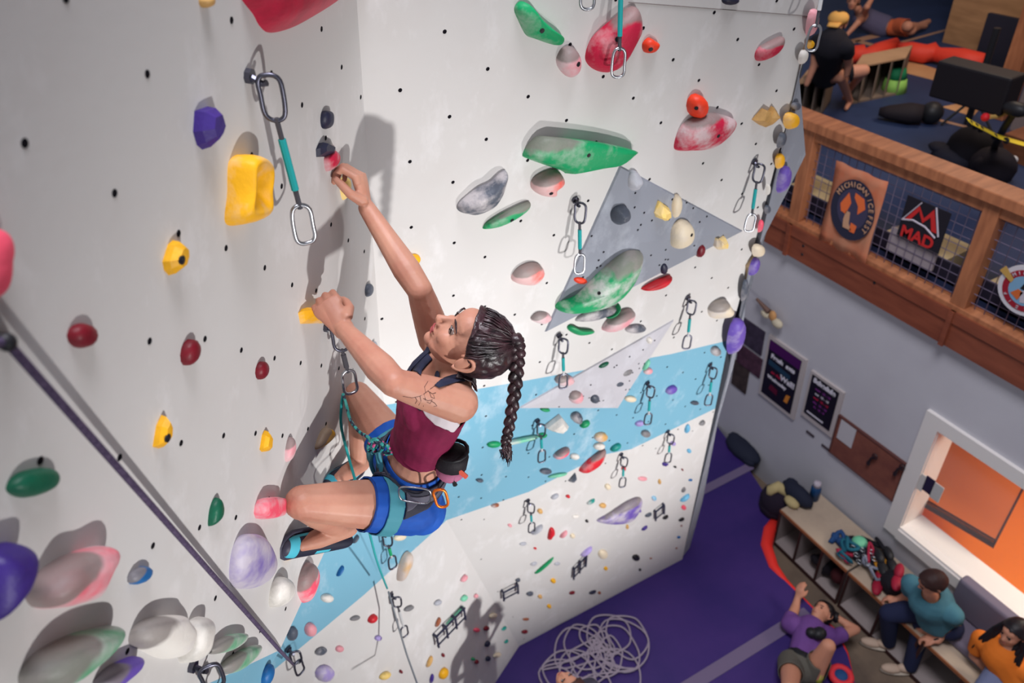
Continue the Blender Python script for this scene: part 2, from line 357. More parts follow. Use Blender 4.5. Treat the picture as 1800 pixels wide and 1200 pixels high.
# cards taped at the window
for q, c, lab in [([(1612, 828), (1630, 838), (1618, 856), (1612, 858)], s2l(200, 196, 192), 'pale card taped to the left window jamb'),
             ([(1630, 836), (1645, 846), (1632, 866), (1622, 860)], s2l(36, 28, 60), 'dark flyer with purple print on the window glass'),
             ([(1643, 848), (1660, 858), (1650, 882), (1634, 872)], s2l(190, 188, 186), 'pale card on the window glass beside the dark flyer')]:
    P = [at_y(*p, 4.99) for p in q]; xs_ = [p[0] for p in P]; zs = [p[2] for p in P]
    tag(MB().box((min(xs_), 4.985, min(zs)), (max(xs_), 4.992, max(zs))).build('card', mat('card' + lab[:4] + lab[-5:], c, .7)), lab, 'card', 'cards on the window')
glass = bpy.data.materials.new('window_glass'); glass.use_nodes = True; gb = glass.node_tree.nodes['Principled BSDF']
gb.inputs['Alpha'].default_value = .06; gb.inputs['Roughness'].default_value = .05; gb.inputs['Base Color'].default_value = (.8, .85, .9, 1)
MB().box((wx0, 5.05, wz0), (wx1, 5.054, wz1)).build('pane', glass, win)
# ------------------------------------------------------------------ mezzanine
RAILW = wood('rail_wood', s2l(150, 92, 62), s2l(184, 118, 80), (12, 2, 2))
BEAMW = wood('beam_wood', s2l(120, 62, 44), s2l(140, 76, 54), (2, 12, 12))
NAVY = mat('navy_mat', s2l(44, 58, 92), .6, c2=s2l(36, 48, 78), scale=.8)
TAN = mat('ply_tan', s2l(196, 150, 106), .6, c2=s2l(176, 130, 92), scale=2)
struct(MB().box((-14, 5.14, 2.76), (2, 17, 3.13)).build('mezzanine_floor', NAVY))
fas = struct(MB().box((-9, 4.93, 2.74), (2, 5.14, 3.05)).build('trim_1', BEAMW))
MB().box((-9, 4.915, 2.96), (2, 4.93, 3.06)).build('ledge_board', BEAMW, fas)
for x in (-4.2, -2.55, -.9):
    MB().box((x - .02, 4.90, 2.74), (x + .02, 4.93, 3.06)).build('joint_batten', BEAMW, fas)
for px_, py_ in ((1412, 432), (1410, 447), (1537, 497), (1598, 521)):
    p = at_y(px_, py_, 4.93); MB().ball(p, (.014, .008, .014), nu=8, nv=5).build('bolt', BLACK, fas)
# ceiling
CEIL = mat('ceiling_dark', s2l(90, 90, 96), .9)
struct(MB().box((-14, -5, 11.6), (5, 17, 11.7)).build('ceiling', CEIL))
# ------------------------------------------------------------------ climbing holds
PAL = {'red': s2l(205, 32, 44), 'crimson': s2l(190, 26, 62), 'dkred': s2l(116, 12, 30), 'orange': s2l(238, 62, 30), 'yellow': s2l(240, 176, 24), 'paleyel': s2l(238, 205, 120), 'tan': s2l(205, 160, 96), 'green': s2l(14, 150, 92), 'dkgreen': s2l(6, 92, 66), 'purple': s2l(102, 78, 168), 'dkpurple': s2l(62, 40, 128), 'lilac': s2l(165, 148, 205), 'pink': s2l(238, 84, 108), 'palepink': s2l(222, 150, 158), 'navy': s2l(36, 38, 62), 'black': s2l(24, 22, 26), 'slate': s2l(78, 84, 96), 'grey': s2l(120, 118, 120), 'silver': s2l(170, 172, 180), 'white': s2l(225, 220, 212), 'cream': s2l(220, 205, 178), 'blue': s2l(22, 98, 160), 'ltblue': s2l(110, 180, 215), 'teal': s2l(20, 140, 130), 'mint': s2l(120, 200, 165), 'brown': s2l(150, 84, 54)}
CH = s2l(205, 198, 198)
def hm(c, ch=0):
    a = PAL[c]; k = c + str(ch)
    if ch == 0: return mat('hold_' + k, a, .5, .4, c2=tuple(v * .72 for v in a), scale=14, bump=.3, bscale=90)
    lo, hi = {1: (.5, .75), 2: (.42, .62), 3: (.3, .55)}[ch]
    c2 = tuple(a[i] * .25 + CH[i] * .75 for i in range(3)) if ch > 1 else tuple(a[i] * .5 + CH[i] * .5 for i in range(3))
    return mat('hold_' + k, a, .55, .35, c2=c2, scale=9 if ch < 3 else 6, lo=lo, hi=hi, bump=.35, bscale=80)
def catmull(P, n):
    P = np.array(P); N = len(P); out = []
    for i in range(N):
        p0, p1, p2, p3 = P[i - 1], P[i], P[(i + 1) % N], P[(i + 2) % N]
        for k in range(n):
            t = k / n; out.append(.5 * (2 * p1 + (p2 - p0) * t + (2 * p0 - 5 * p1 + 4 * p2 - p3) * t * t + (3 * p1 - p0 - 3 * p2 + p3) * t ** 3))
    return out
def pix(P):
    q = (np.asarray(P) - CAM) @ RW; return np.stack([900 + F * q[:, 0] / q[:, 2], 600 + F * q[:, 1] / q[:, 2]], 1)
def shaded_top(c, ch, pl):  # greys the hold's upper side: mostly shade painted into the colour, plus dirt
    key = 'shaded_top_%s%d%s' % (c, ch, pl)
    if key in MATS: return MATS[key]
    M = hm(c, ch).copy(); M.name = key; MATS[key] = M; nt = M.node_tree; b = nt.nodes['Principled BSDF']; L = nt.links.new; n = PL[pl][0]
    up = unit(np.cross(np.cross(n, [0, 0, 1]), n)); up = up if up[2] > 0 else -up
    src = b.inputs['Base Color'].links[0].from_socket
    tc = nt.nodes.new('ShaderNodeTexCoord'); dt = nt.nodes.new('ShaderNodeVectorMath'); dt.operation = 'DOT_PRODUCT'; dt.inputs[1].default_value = tuple(up); L(tc.outputs['Object'], dt.inputs[0])
    nz = nt.nodes.new('ShaderNodeTexNoise'); nz.inputs['Scale'].default_value = 14; L(tc.outputs['Object'], nz.inputs['Vector'])
    at = nt.nodes.new('ShaderNodeAttribute'); at.attribute_type = 'OBJECT'; at.attribute_name = 'grey_from'; sz = nt.nodes.new('ShaderNodeAttribute'); sz.attribute_type = 'OBJECT'; sz.attribute_name = 'grey_scale'
    def mth(op, a, b_=None):
        m_ = nt.nodes.new('ShaderNodeMath'); m_.operation = op
        for i, v in enumerate((a, b_)):
            if v is None: continue
            if isinstance(v, (int, float)): m_.inputs[i].default_value = v
            else: L(v, m_.inputs[i])
        return m_.outputs[0]
    x = mth('DIVIDE', dt.outputs['Value'], sz.outputs['Fac']); x = mth('ADD', x, mth('MULTIPLY', mth('SUBTRACT', nz.outputs['Fac'], .5), .5)); x = mth('SUBTRACT', x, at.outputs['Fac']); x = mth('MULTIPLY', x, 7.0)
    cl = nt.nodes.new('ShaderNodeClamp'); L(x, cl.inputs[0]); mx = nt.nodes.new('ShaderNodeMix'); mx.data_type = 'RGBA'; L(mth('MULTIPLY', cl.outputs[0], .85), mx.inputs[0]); L(src, mx.inputs[6]); mx.inputs[7].default_value = (*s2l(128, 120, 116), 1); L(mx.outputs[2], b.inputs['Base Color'])
    return M
LEDGE = mat('shaded_dirty_top', s2l(112, 106, 104), .8, .2, c2=s2l(142, 134, 132), scale=10)  # grey for hold tops, shade and dirt painted as one colour
LV = {'facet': [(0, 1), (.5, .9), (1, .55)], 'flat': [(0, 1), (.6, .97), (.92, .86), (1, .6)], 'bowl': [(0, 1), (.5, .98), (.9, .85), (1, .7), (.72, .5), (.6, .25)], 'dome': [(0, 1), (.35, .98), (.68, .86), (.9, .64), (1, .34)]}
def hold(pl, out, h, c, label, ch=0, st='dome', ang=0, jit=0, bolt=None, tilt=-.22, top=False):
    """out: outline polygon in survey pixels, or (cx,cy,rx,ry). h: depth in metres off the panel"""
    n, d = PL[pl]; small = len(out) == 4 and not hasattr(out[0], '__len__')
    if small:
        cx, cy, rx, ry = out; a = math.radians(ang)
        out = [(cx + rx * math.cos(t) * math.cos(a) - ry * math.sin(t) * math.sin(a), cy + rx * math.cos(t) * math.sin(a) + ry * math.sin(t) * math.cos(a)) for t in np.arange(12) * math.pi / 6]
    out = np.array(out, float); tgt = (out.min(0), out.max(0)); lv = LV[st]; L = len(lv)
    cc = hit(*out.mean(0), n, d); depth = float((cc - CAM) @ RW[:, 2])
    h = min(h, max(.02, .55 * min(tgt[1] - tgt[0]) * depth / F))
    upd = unit(np.cross(np.cross(n, [0, 0, 1]), n)); upd = upd if upd[2] > 0 else -upd
    def gen(o2):
        base = [hit(x, y, n, d, 0) for x, y in o2]
        ring = base if (small or st == 'facet') else catmull(base, 3)
        N = len(ring); c0 = np.mean(ring, 0); size = np.mean([np.linalg.norm(p - c0) for p in ring]); V = []
        for hh, s in lv:
            for p in ring:
                q = c0 + (p - c0) * s + n * (h * hh) - upd * (tilt * size * hh)
                if jit and hh > 0:
                    v = Vector(q * (1.1 / max(size, .01))); q = q + n * (noise.noise(v) * jit * h) + (p - c0) * (noise.noise(v * 1.7 + Vector((9, 3, 1))) * jit * .25)
                V.append(q)
        V.append(np.mean(V[(L - 1) * N:L * N], 0) + n * (h * .02 if st != 'bowl' else -h * .05))
        return V, N, c0, size
    o2 = out.copy()
    for it in range(6):
        V, N, c0, size = gen(o2); q = pix(V); lo, hi = q.min(0), q.max(0)
        sc = np.clip((tgt[1] - tgt[0]) / (hi - lo), .6, 1.3); mid = o2.mean(0)
        o2 = mid + (o2 - mid) * sc; o2 = o2 + ((tgt[0] + tgt[1]) / 2 - (mid + ((lo + hi) / 2 - mid) * sc))
    V, N, c0, size = gen(o2); Fc = []; FM = []
    for r in range(L - 1):
        for i in range(N): j = (i + 1) % N; Fc.append((r * N + i, r * N + j, (r + 1) * N + j, (r + 1) * N + i))
    e = len(V) - 1
    for i in range(N): Fc.append(((L - 1) * N + i, (L - 1) * N + (i + 1) % N, e))
    P = [V[i] for i in Fc[0]]
    if np.cross(P[1] - P[0], P[2] - P[0]).dot(P[0] - c0) < 0: Fc = [f[::-1] for f in Fc]
    kw = {}
    if top:
        ext = max((V[i] - c0).dot(upd) for i in range(N)); cr = (V[-1] - c0)
        kw = dict(mats=[shaded_top(c, ch, pl)])
    o = link('climbing_hold', V, Fc, hm(c, ch), loc=c0, smooth=(st != 'facet' and not (jit > .5)), **kw)
    if top: o['grey_scale'] = float(ext); o['grey_from'] = float(((cr * .8).dot(upd)) / ext + (.22 if top is True else top * .75))
    tag(o, label, 'climbing hold', {'M': 'climbing holds on the main wall', 'P': 'climbing holds on the near left wall', 'L': 'climbing holds on the lower turned wall', 'S': 'climbing holds round the corner edge'}[pl])
    if not small and st in ('dome', 'bowl') and size > .03:
        s = o.modifiers.new('subdivision', 'SUBSURF'); s.levels = 1; s.render_levels = 1
    if bolt:
        bt = BVHTree.FromPolygons([Vector(v) for v in V], Fc)
        r = Vector(ray(*bolt)).normalized(); loc, nr, _, _ = bt.ray_cast(Vector(CAM), r)
        if loc is not None:
            q = np.array(loc); nr = np.array(nr); nr = nr if nr.dot(r) < 0 else -nr
            b = MB().tube([q - nr * .002, q + nr * .0015], .0085, 10).tube([q + nr * .001, q + nr * .003], .0045, 6)
            b.build('bolt', BLACK, o)
    return o
H = hold
# --- near left wall (prow)
H('P', [(415, -40), (430, 22), (445, 48), (465, 58), (505, 49), (545, 30), (600, -5), (650, -60)], .07, 'crimson', 'large crimson hold cut off by the top edge of the photo', 0)
H('P', (364, 2, 15, 12), .03, 'tan', 'small brownish hold at the top edge left of the large crimson hold')
H('P', [(343, 195), (380, 187), (389, 205), (397, 222), (385, 245), (365, 263), (350, 255), (339, 232)], .045, 'dkpurple', 'purple faceted hold left of the big yellow jug', 0, 'facet')
H('P', [(403, 300), (410, 280), (440, 270), (476, 282), (484, 310), (477, 345), (480, 385), (440, 397), (394, 394), (402, 345)], .075, 'yellow', 'big yellow jug under the hanging quickdraw', 1, 'bowl')
H('P', [(565, 198), (572, 194), (585, 197), (588, 212), (584, 227), (568, 227), (563, 214)], .03, 'navy', 'small dark blue hold, upper one of the stack above the climber', 0)
H('P', [(555, 262), (562, 250), (590, 262), (586, 275), (556, 276)], .03, 'navy', 'dark angular hold stacked against the red triangular hold', 0, 'facet')
H('P', [(570, 275), (586, 263), (599, 275), (592, 292), (575, 302), (569, 288)], .03, 'crimson', 'small pink-red veined triangular hold below the dark angular hold', 2)
H('P', [(597, 318), (606, 310), (618, 318), (616, 342), (606, 352), (599, 340)], .045, 'paleyel', 'small yellow hold under the climber\'s raised hand', 1)
H('P', [(524, 548), (532, 540), (560, 542), (578, 552), (570, 568), (528, 569)], .05, 'yellow', 'yellow block hold gripped by the climber\'s lower hand', 1, 'facet')
H('P', [(285, 460), (300, 430), (315, 422), (331, 430), (333, 450), (322, 475), (303, 484), (290, 475)], .04, 'yellow', 'yellow hold with dark streaks left of the lower hand', 0, 'facet', bolt=(320, 457))
H('P', [(-60, 420), (10, 400), (27, 425), (18, 455), (15, 500), (0, 530), (-60, 520)], .08, 'pink', 'pink hold cut off by the left edge of the photo', 0)
H('P', (145, 590, 28, 22, ), .03, 'dkred', 'round dark red hold, leftmost of the dark red holds', 0)
H('P', (335, 619, 17, 25), .03, 'dkred', 'oval dark red hold between two other dark red holds', 0, ang=25)
H('P', (461, 651, 12, 17), .025, 'dkred', 'small dark red hold nearest to the climber\'s rope', 0, ang=20)
H('P', [(268, 785), (278, 748), (293, 729), (304, 745), (302, 770), (285, 788)], .035, 'yellow', 'pointed yellow hold with dark streaks at mid height', 0, 'facet', bolt=(295, 770))
H('P', [(456, 790), (463, 764), (470, 756), (480, 768), (477, 793), (462, 794)], .03, 'yellow', 'small yellow triangular hold right of the pointed yellow hold', 0, 'facet')
H('P', [(500, 808), (505, 780), (513, 767), (521, 775), (521, 795), (510, 812)], .025, 'palepink', 'thin greyish pink hold above the knee', 2, top=True)
H('P', [(553, 790), (562, 765), (574, 751), (590, 758), (588, 770), (570, 784)], .03, 'yellow', 'yellow hold in the shadow behind the near shin', 0, top=True)
H('P', [(452, 876), (500, 873), (504, 892), (500, 911), (446, 913)], .055, 'pink', 'square pink striped hold against the climber\'s knee', 2, 'flat')
H('P', [(9, 858), (30, 832), (75, 822), (100, 826), (107, 842), (95, 860), (55, 875), (25, 873)], .05, 'dkgreen', 'dark green oval hold at the left edge', 0, top=False)
H('P', [(365, 922), (371, 890), (386, 873), (395, 890), (390, 912), (372, 925)], .03, 'dkgreen', 'small green leaf-shaped hold left of the square pink hold', 0)
H('P', [(-60, 985), (10, 958), (55, 952), (70, 965), (60, 1000), (30, 1045), (0, 1070), (-60, 1100)], .06, 'dkpurple', 'purple hold cut off by the left edge near the bottom', 0)
H('P', [(43, 1055), (50, 1030), (80, 1000), (130, 975), (195, 958), (217, 965), (205, 1000), (180, 1045), (130, 1068), (70, 1074)], .085, 'pink', 'big pink and chalky hold low on the left', 3, jit=.35, top=.2)
H('P', (246, 1011, 25, 14), .03, 'blue', 'small blue oval hold right of the big pink hold', 0, ang=-25, top=True)
H('P', [(402, 1025), (404, 975), (418, 945), (438, 937), (465, 945), (489, 985), (487, 1010), (465, 1030), (430, 1035)], .05, 'purple', 'large chalky purple hold below the square pink hold', 3)
H('P', [(472, 1068), (480, 1028), (500, 1012), (520, 1025), (518, 1050), (495, 1068)], .05, 'white', 'white rounded hold beside the large purple hold', 0)
H('P', [(522, 1030), (530, 1005), (548, 987), (563, 1000), (562, 1022), (550, 1048), (538, 1060), (524, 1045)], .045, 'pink', 'pink folded hold below the climbing shoe', 2, top=True)
H('P', [(30, 1192), (60, 1150), (130, 1115), (200, 1098), (223, 1098), (210, 1120), (170, 1155), (120, 1190), (80, 1215), (50, 1220)], .07, 'green', 'large green and grey leaf-shaped hold in the bottom left corner', 3, top=.2)
H('P', [(160, 1203), (190, 1172), (238, 1152), (255, 1153), (245, 1172), (210, 1198), (180, 1215)], .04, 'purple', 'slim purple hold at the bottom edge', 1, top=True)
H('P', [(225, 1130), (235, 1100), (270, 1084), (320, 1080), (330, 1090), (348, 1112), (332, 1150), (292, 1158), (250, 1142)], .08, 'white', 'big white and grey rounded hold at the bottom', 1, top=.4)
H('P', [(330, 1112), (345, 1087), (380, 1082), (374, 1120), (357, 1160), (312, 1166)], .05, 'white', 'smooth white hold tucked right of the big white hold', 0)
H('P', [(362, 1150), (380, 1125), (410, 1112), (438, 1112), (430, 1130), (400, 1148)], .035, 'green', 'upper one of the two slim grey-green holds at the bottom', 3, top=True)
H('P', [(383, 1178), (400, 1155), (440, 1135), (462, 1132), (455, 1150), (425, 1176), (400, 1185)], .035, 'green', 'lower one of the two slim grey-green holds at the bottom', 3, top=True)
H('P', (471, 1186, 9, 22), .04, 'blue', 'slim dark blue hold on the wall edge at the bottom', 0, ang=25)
H('P', (649, 510, 8, 12), .025, 'slate', 'small slate hold beside the raised forearm', 0, ang=10)
H('P', (657, 612, 6, 13), .02, 'silver', 'tiny silver hold just above the lower forearm', 0, ang=15)
H('P', [(500, 985), (505, 967), (515, 962), (522, 975), (513, 982)], .04, 'yellow', 'tiny yellow foothold under the shoe toe', 0)
H('P', (590, 855, 16, 6), .05, 'yellow', 'small yellow foothold under the far shoe', 0)
# --- main wall
H('M', [(903, 15), (915, 2), (928, 8), (945, 30), (975, 55), (993, 68), (988, 80), (970, 78), (940, 68), (925, 62), (912, 38)], .05, 'green', 'curved green hold at the top, chalky lower end', 1, bolt=(953, 54))
H('M', [(977, 100), (990, 82), (1010, 80), (1023, 100), (1020, 125), (1003, 137), (988, 128), (978, 115)], .05, 'palepink', 'greyish pink round hold left of the large crimson slab hold', 2, bolt=(1017, 113), top=True)
H('M', [(1028, 95), (1040, 65), (1075, 35), (1110, 10), (1125, 12), (1131, 45), (1120, 70), (1095, 112), (1070, 128), (1045, 123), (1030, 110)], .07, 'crimson', 'large crimson slab hold behind the top centre quickdraw', 1, bolt=(1085, 69), top=.6)
H('M', [(1128, 78), (1140, 66), (1150, 70), (1161, 78), (1150, 93), (1132, 94)], .04, 'orange', 'small orange-red hold right of the large crimson slab hold', 0, bolt=(1144, 87))
H('M', (1284, 1, 16, 8), .04, 'navy', 'dark blue hold at the top edge above the orange ball hold')
H('M', [(1326, 97), (1335, 82), (1365, 67), (1381, 63), (1378, 80), (1360, 98), (1332, 108)], .04, 'crimson', 'crimson wedge hold near the upper right edge of the wall', 1, top=True)
H('M', [(1184, 257), (1195, 225), (1215, 208), (1245, 197), (1280, 203), (1296, 213), (1285, 235), (1250, 262), (1210, 266), (1190, 266)], .07, 'crimson', 'large crimson hold with white chalk under the orange ball hold', 2, bolt=(1263, 239), top=.62)
H('M', (1226, 186, 20, 22), .07, 'orange', 'orange ball-shaped hold with one bolt', 0, bolt=(1224, 190))
H('M', [(1321, 212), (1340, 190), (1352, 195), (1358, 186), (1368, 205), (1360, 222), (1348, 227), (1335, 222)], .04, 'tan', 'rough tan hold near the upper right edge of the wall', 0, 'facet', jit=.7)
H('M', [(918, 270), (940, 240), (970, 238), (1060, 248), (1122, 263), (1120, 272), (1095, 290), (1060, 296), (1005, 306), (990, 300), (930, 280)], .08, 'green', 'big wide green hold above the dark triangular volume', 1, 'flat', bolt=(1035, 273), top=.62)
H('M', [(802, 365), (815, 350), (840, 330), (862, 320), (880, 303), (892, 298), (885, 322), (877, 345), (862, 368), (840, 382), (820, 378), (808, 375)], .06, 'slate', 'long grey bird-shaped hold above the head', 2, jit=.3, bolt=(856, 373))
H('M', [(848, 399), (855, 390), (885, 372), (925, 353), (934, 355), (930, 367), (905, 385), (875, 399), (850, 403)], .035, 'green', 'slim green bar hold below the grey bird-shaped hold', 1, bolt=(900, 387), top=True)
H('M', [(932, 325), (938, 312), (960, 300), (980, 296), (990, 305), (994, 320), (975, 335), (975, 347), (950, 345), (935, 335)], .06, 'orange', 'grey and orange hold just below the big wide green hold', 3, bolt=(969, 340), top=True)
H('M', [(898, 487), (910, 470), (932, 460), (950, 463), (958, 478), (950, 492), (935, 502), (905, 498)], .05, 'orange', 'layered grey and red hold left of the long green tube hold', 3, top=True)
H('M', [(703, 460), (725, 446), (738, 447), (740, 455), (722, 475), (710, 478)], .035, 'yellow', 'pale yellow oblong hold right of the raised forearm', 1, bolt=(726, 471))
H('M', [(1100, 310), (1108, 298), (1122, 300), (1130, 318), (1126, 335), (1112, 340), (1101, 330)], .085, 'silver', 'silver hold at the top of the dark triangular volume', 1, jit=.5)
H('M', [(1069, 378), (1078, 362), (1098, 356), (1110, 368), (1108, 385), (1092, 396), (1076, 397)], .08, 'slate', 'dark lumpy hold on the left of the triangular volume', 0, jit=.6)
H('M', [(1145, 372), (1155, 350), (1165, 352), (1180, 362), (1182, 378), (1172, 390), (1158, 380), (1146, 380)], .10, 'paleyel', 'jagged pale yellow hold on the dark triangular volume', 1, 'facet', jit=.6)
H('M', (1188, 362, 11, 22), .10, 'cream', 'upright cream oval hold beside the jagged yellow hold', 1, ang=12)
H('M', [(1172, 425), (1175, 400), (1192, 382), (1213, 385), (1222, 402), (1215, 425), (1192, 438), (1178, 436)], .11, 'cream', 'large cream egg-shaped hold on the dark triangular volume', 1, bolt=(1216, 413))
H('M', [(1251, 430), (1254, 415), (1262, 418), (1272, 412), (1280, 424), (1276, 434), (1262, 438)], .08, 'paleyel', 'grey and yellow hold at the right tip of the triangular volume', 2, 'facet', jit=.5)
H('M', (1231, 440, 8, 13), .06, 'dkred', 'small red hold on the lower right of the triangular volume', 0, ang=25)
H('M', (1166, 471, 8, 11), .07, 'navy', 'small dark round hold above the flat red hold')
H('M', [(975, 545), (985, 532), (1010, 522), (1040, 490), (1075, 455), (1105, 434), (1128, 434), (1132, 445), (1120, 480), (1095, 515), (1060, 540), (1010, 552), (985, 552)], .12, 'green', 'long green tube hold across the dark triangular volume', 2, bolt=(1053, 515), top=.5)
H('M', [(1125, 512), (1150, 495), (1183, 482), (1175, 498), (1150, 510)], .05, 'red', 'flat red hold under the dark triangular volume', 0)
H('M', (1019, 492, 14, 7), .08, 'orange', 'small orange hold under a quickdraw at the triangle\'s left side', 0, ang=12)
H('M', [(932, 558), (945, 547), (965, 550), (970, 560), (955, 570), (935, 565)], .045, 'palepink', 'greyish pink hold left of the tip of the large volume', 3, top=True)
H('M', [(1010, 562), (1040, 540), (1080, 537), (1085, 545), (1050, 560), (1020, 566)], .06, 'slate', 'flat grey rough hold below the long green tube hold', 2, jit=.5)
H('M', [(1060, 560), (1080, 545), (1092, 532), (1088, 545), (1070, 560)], .05, 'green', 'thin green hold end beside the flat grey hold', 0)
H('M', [(1057, 578), (1075, 555), (1105, 541), (1118, 548), (1110, 562), (1085, 580), (1065, 584)], .055, 'palepink', 'large pink and grey hold above the pale volume', 2, top=True)
H('M', (1117, 578, 19, 8), .045, 'slate', 'grey hold right of the large pink and grey hold', 2, ang=-5)
H('M', [(996, 575), (1004, 570), (1018, 578), (1046, 580), (1045, 586), (1020, 590), (1002, 583)], .035, 'green', 'small green bone-shaped hold', 0)
H('M', [(1243, 545), (1255, 530), (1275, 524), (1283, 535), (1290, 547), (1275, 560), (1250, 563)], .06, 'cream', 'layered cream and pink hold near the right edge of the wall', 2, jit=.3, top=True)
H('M', (992, 668, 18, 11), .06, 'palepink', 'grey and red hold behind the draw on the pale volume', 3, top=True)
H('M', (1011, 696, 15, 14), .07, 'palepink', 'pinkish ball hold on the pale volume', 2, top=True)
H('M', (1044, 699, 10, 10), .06, 'slate', 'dark round disc hold on the pale volume')
H('M', (1060, 640, 12, 4), .05, 'dkgreen', 'thin dark green hold on the pale volume', ang=-30)
H('M', (1100, 653, 13, 7), .06, 'grey', 'grey hold with red lower rim on the pale volume', 1, ang=-25)
H('M', (1085, 673, 12, 7), .06, 'slate', 'grey cap hold with white base on the pale volume', 1, ang=-5)
H('M', (1140, 597, 7, 7), .05, 'white', 'tiny white hold at the upper right of the pale volume', jit=.3)
H('M', (1135, 640, 4, 13), .03, 'mint', 'thin mint hold at the right side of the pale volume', ang=35)
H('M', (1139, 652, 9, 6), .04, 'palepink', 'small pinkish grey hold right of the pale volume', 2, ang=-20)
H('M', (1108, 701, 11, 6), .04, 'cream', 'cream hold at the lower right tip of the pale volume', 1)
H('M', (1258, 617, 10, 9), .04, 'grey', 'grey hold on the blue stripe near the right edge', 2)
H('M', (1180, 685, 12, 7), .03, 'purple', 'purple double-bar hold on the blue stripe', 1, ang=-30)
H('M', (1221, 708, 8, 4), .03, 'slate', 'small grey hold at the foot of the rightmost draw on the stripe', 0)
H('M', [(955, 752), (985, 727), (1000, 748), (985, 762), (965, 758)], .06, 'white', 'white ribbed triangular hold on the blue stripe', 0, 'facet')
H('M', (958, 720, 9, 4), .03, 'green', 'small green hold above the white ribbed hold', ang=5)
H('M', (1014, 734, 12, 11), .05, 'slate', 'dark and white lumpy hold right of the white ribbed hold', 2, jit=.5)
H('M', (1028, 745, 11, 5), .03, 'green', 'green hold beside the dark and white lumpy hold', ang=-35)
H('M', (868, 781, 13, 6), .04, 'green', 'green end block left of the long bar, touching the braid', 0, ang=-8)
H('M', [(880, 778), (945, 765), (947, 769), (882, 783)], .03, 'mint', 'long thin pale green bar hold on the blue stripe', 2, 'flat')
H('M', (953, 765, 9, 5), .04, 'green', 'green end block right of the long pale bar', 0, ang=-10)
H('M', (1056, 768, 13, 9), .05, 'tan', 'grey and yellow hold on the blue stripe', 2, ang=-15)
H('M', (1053, 784, 11, 7), .05, 'white', 'white hold just below the grey and yellow hold', 0, ang=-10)
H('M', (1082, 786, 12, 5), .03, 'teal', 'slim dark teal hold low on the blue stripe', ang=-35)
H('M', (1135, 762, 9, 7), .045, 'grey', 'grey hold with white base on the stripe\'s lower border', 1)
H('M', (1124, 744, 9, 5), .03, 'lilac', 'pale purple hold under the middle draw on the stripe', ang=-20)
H('M', [(1017, 827), (1030, 812), (1062, 787), (1066, 795), (1055, 815), (1030, 832), (1018, 832)], .05, 'red', 'long red hold crossing the lower border of the stripe', 1, top=.5)
H('M', (987, 796, 18, 6), .05, 'pink', 'pink and grey slanting hold on the stripe', 2, ang=-35, top=True)
H('M', (1010, 802, 9, 6), .045, 'white', 'small white hold between pink and red slanting holds')
H('M', (959, 828, 11, 6), .035, 'slate', 'small dark grey hold low on the stripe', 1)
H('M', (980, 835, 18, 3.5), .03, 'mint', 'thin green hold on the lower border of the stripe', ang=-12)
H('M', [(998, 846), (1012, 830), (1014, 838), (1005, 848)], .03, 'slate', 'small grey triangular hold just below the stripe', 1, 'facet')
H('M', (843, 844, 7, 4), .03, 'slate', 'tiny dark hold on the stripe right of the chalk bag', 0)
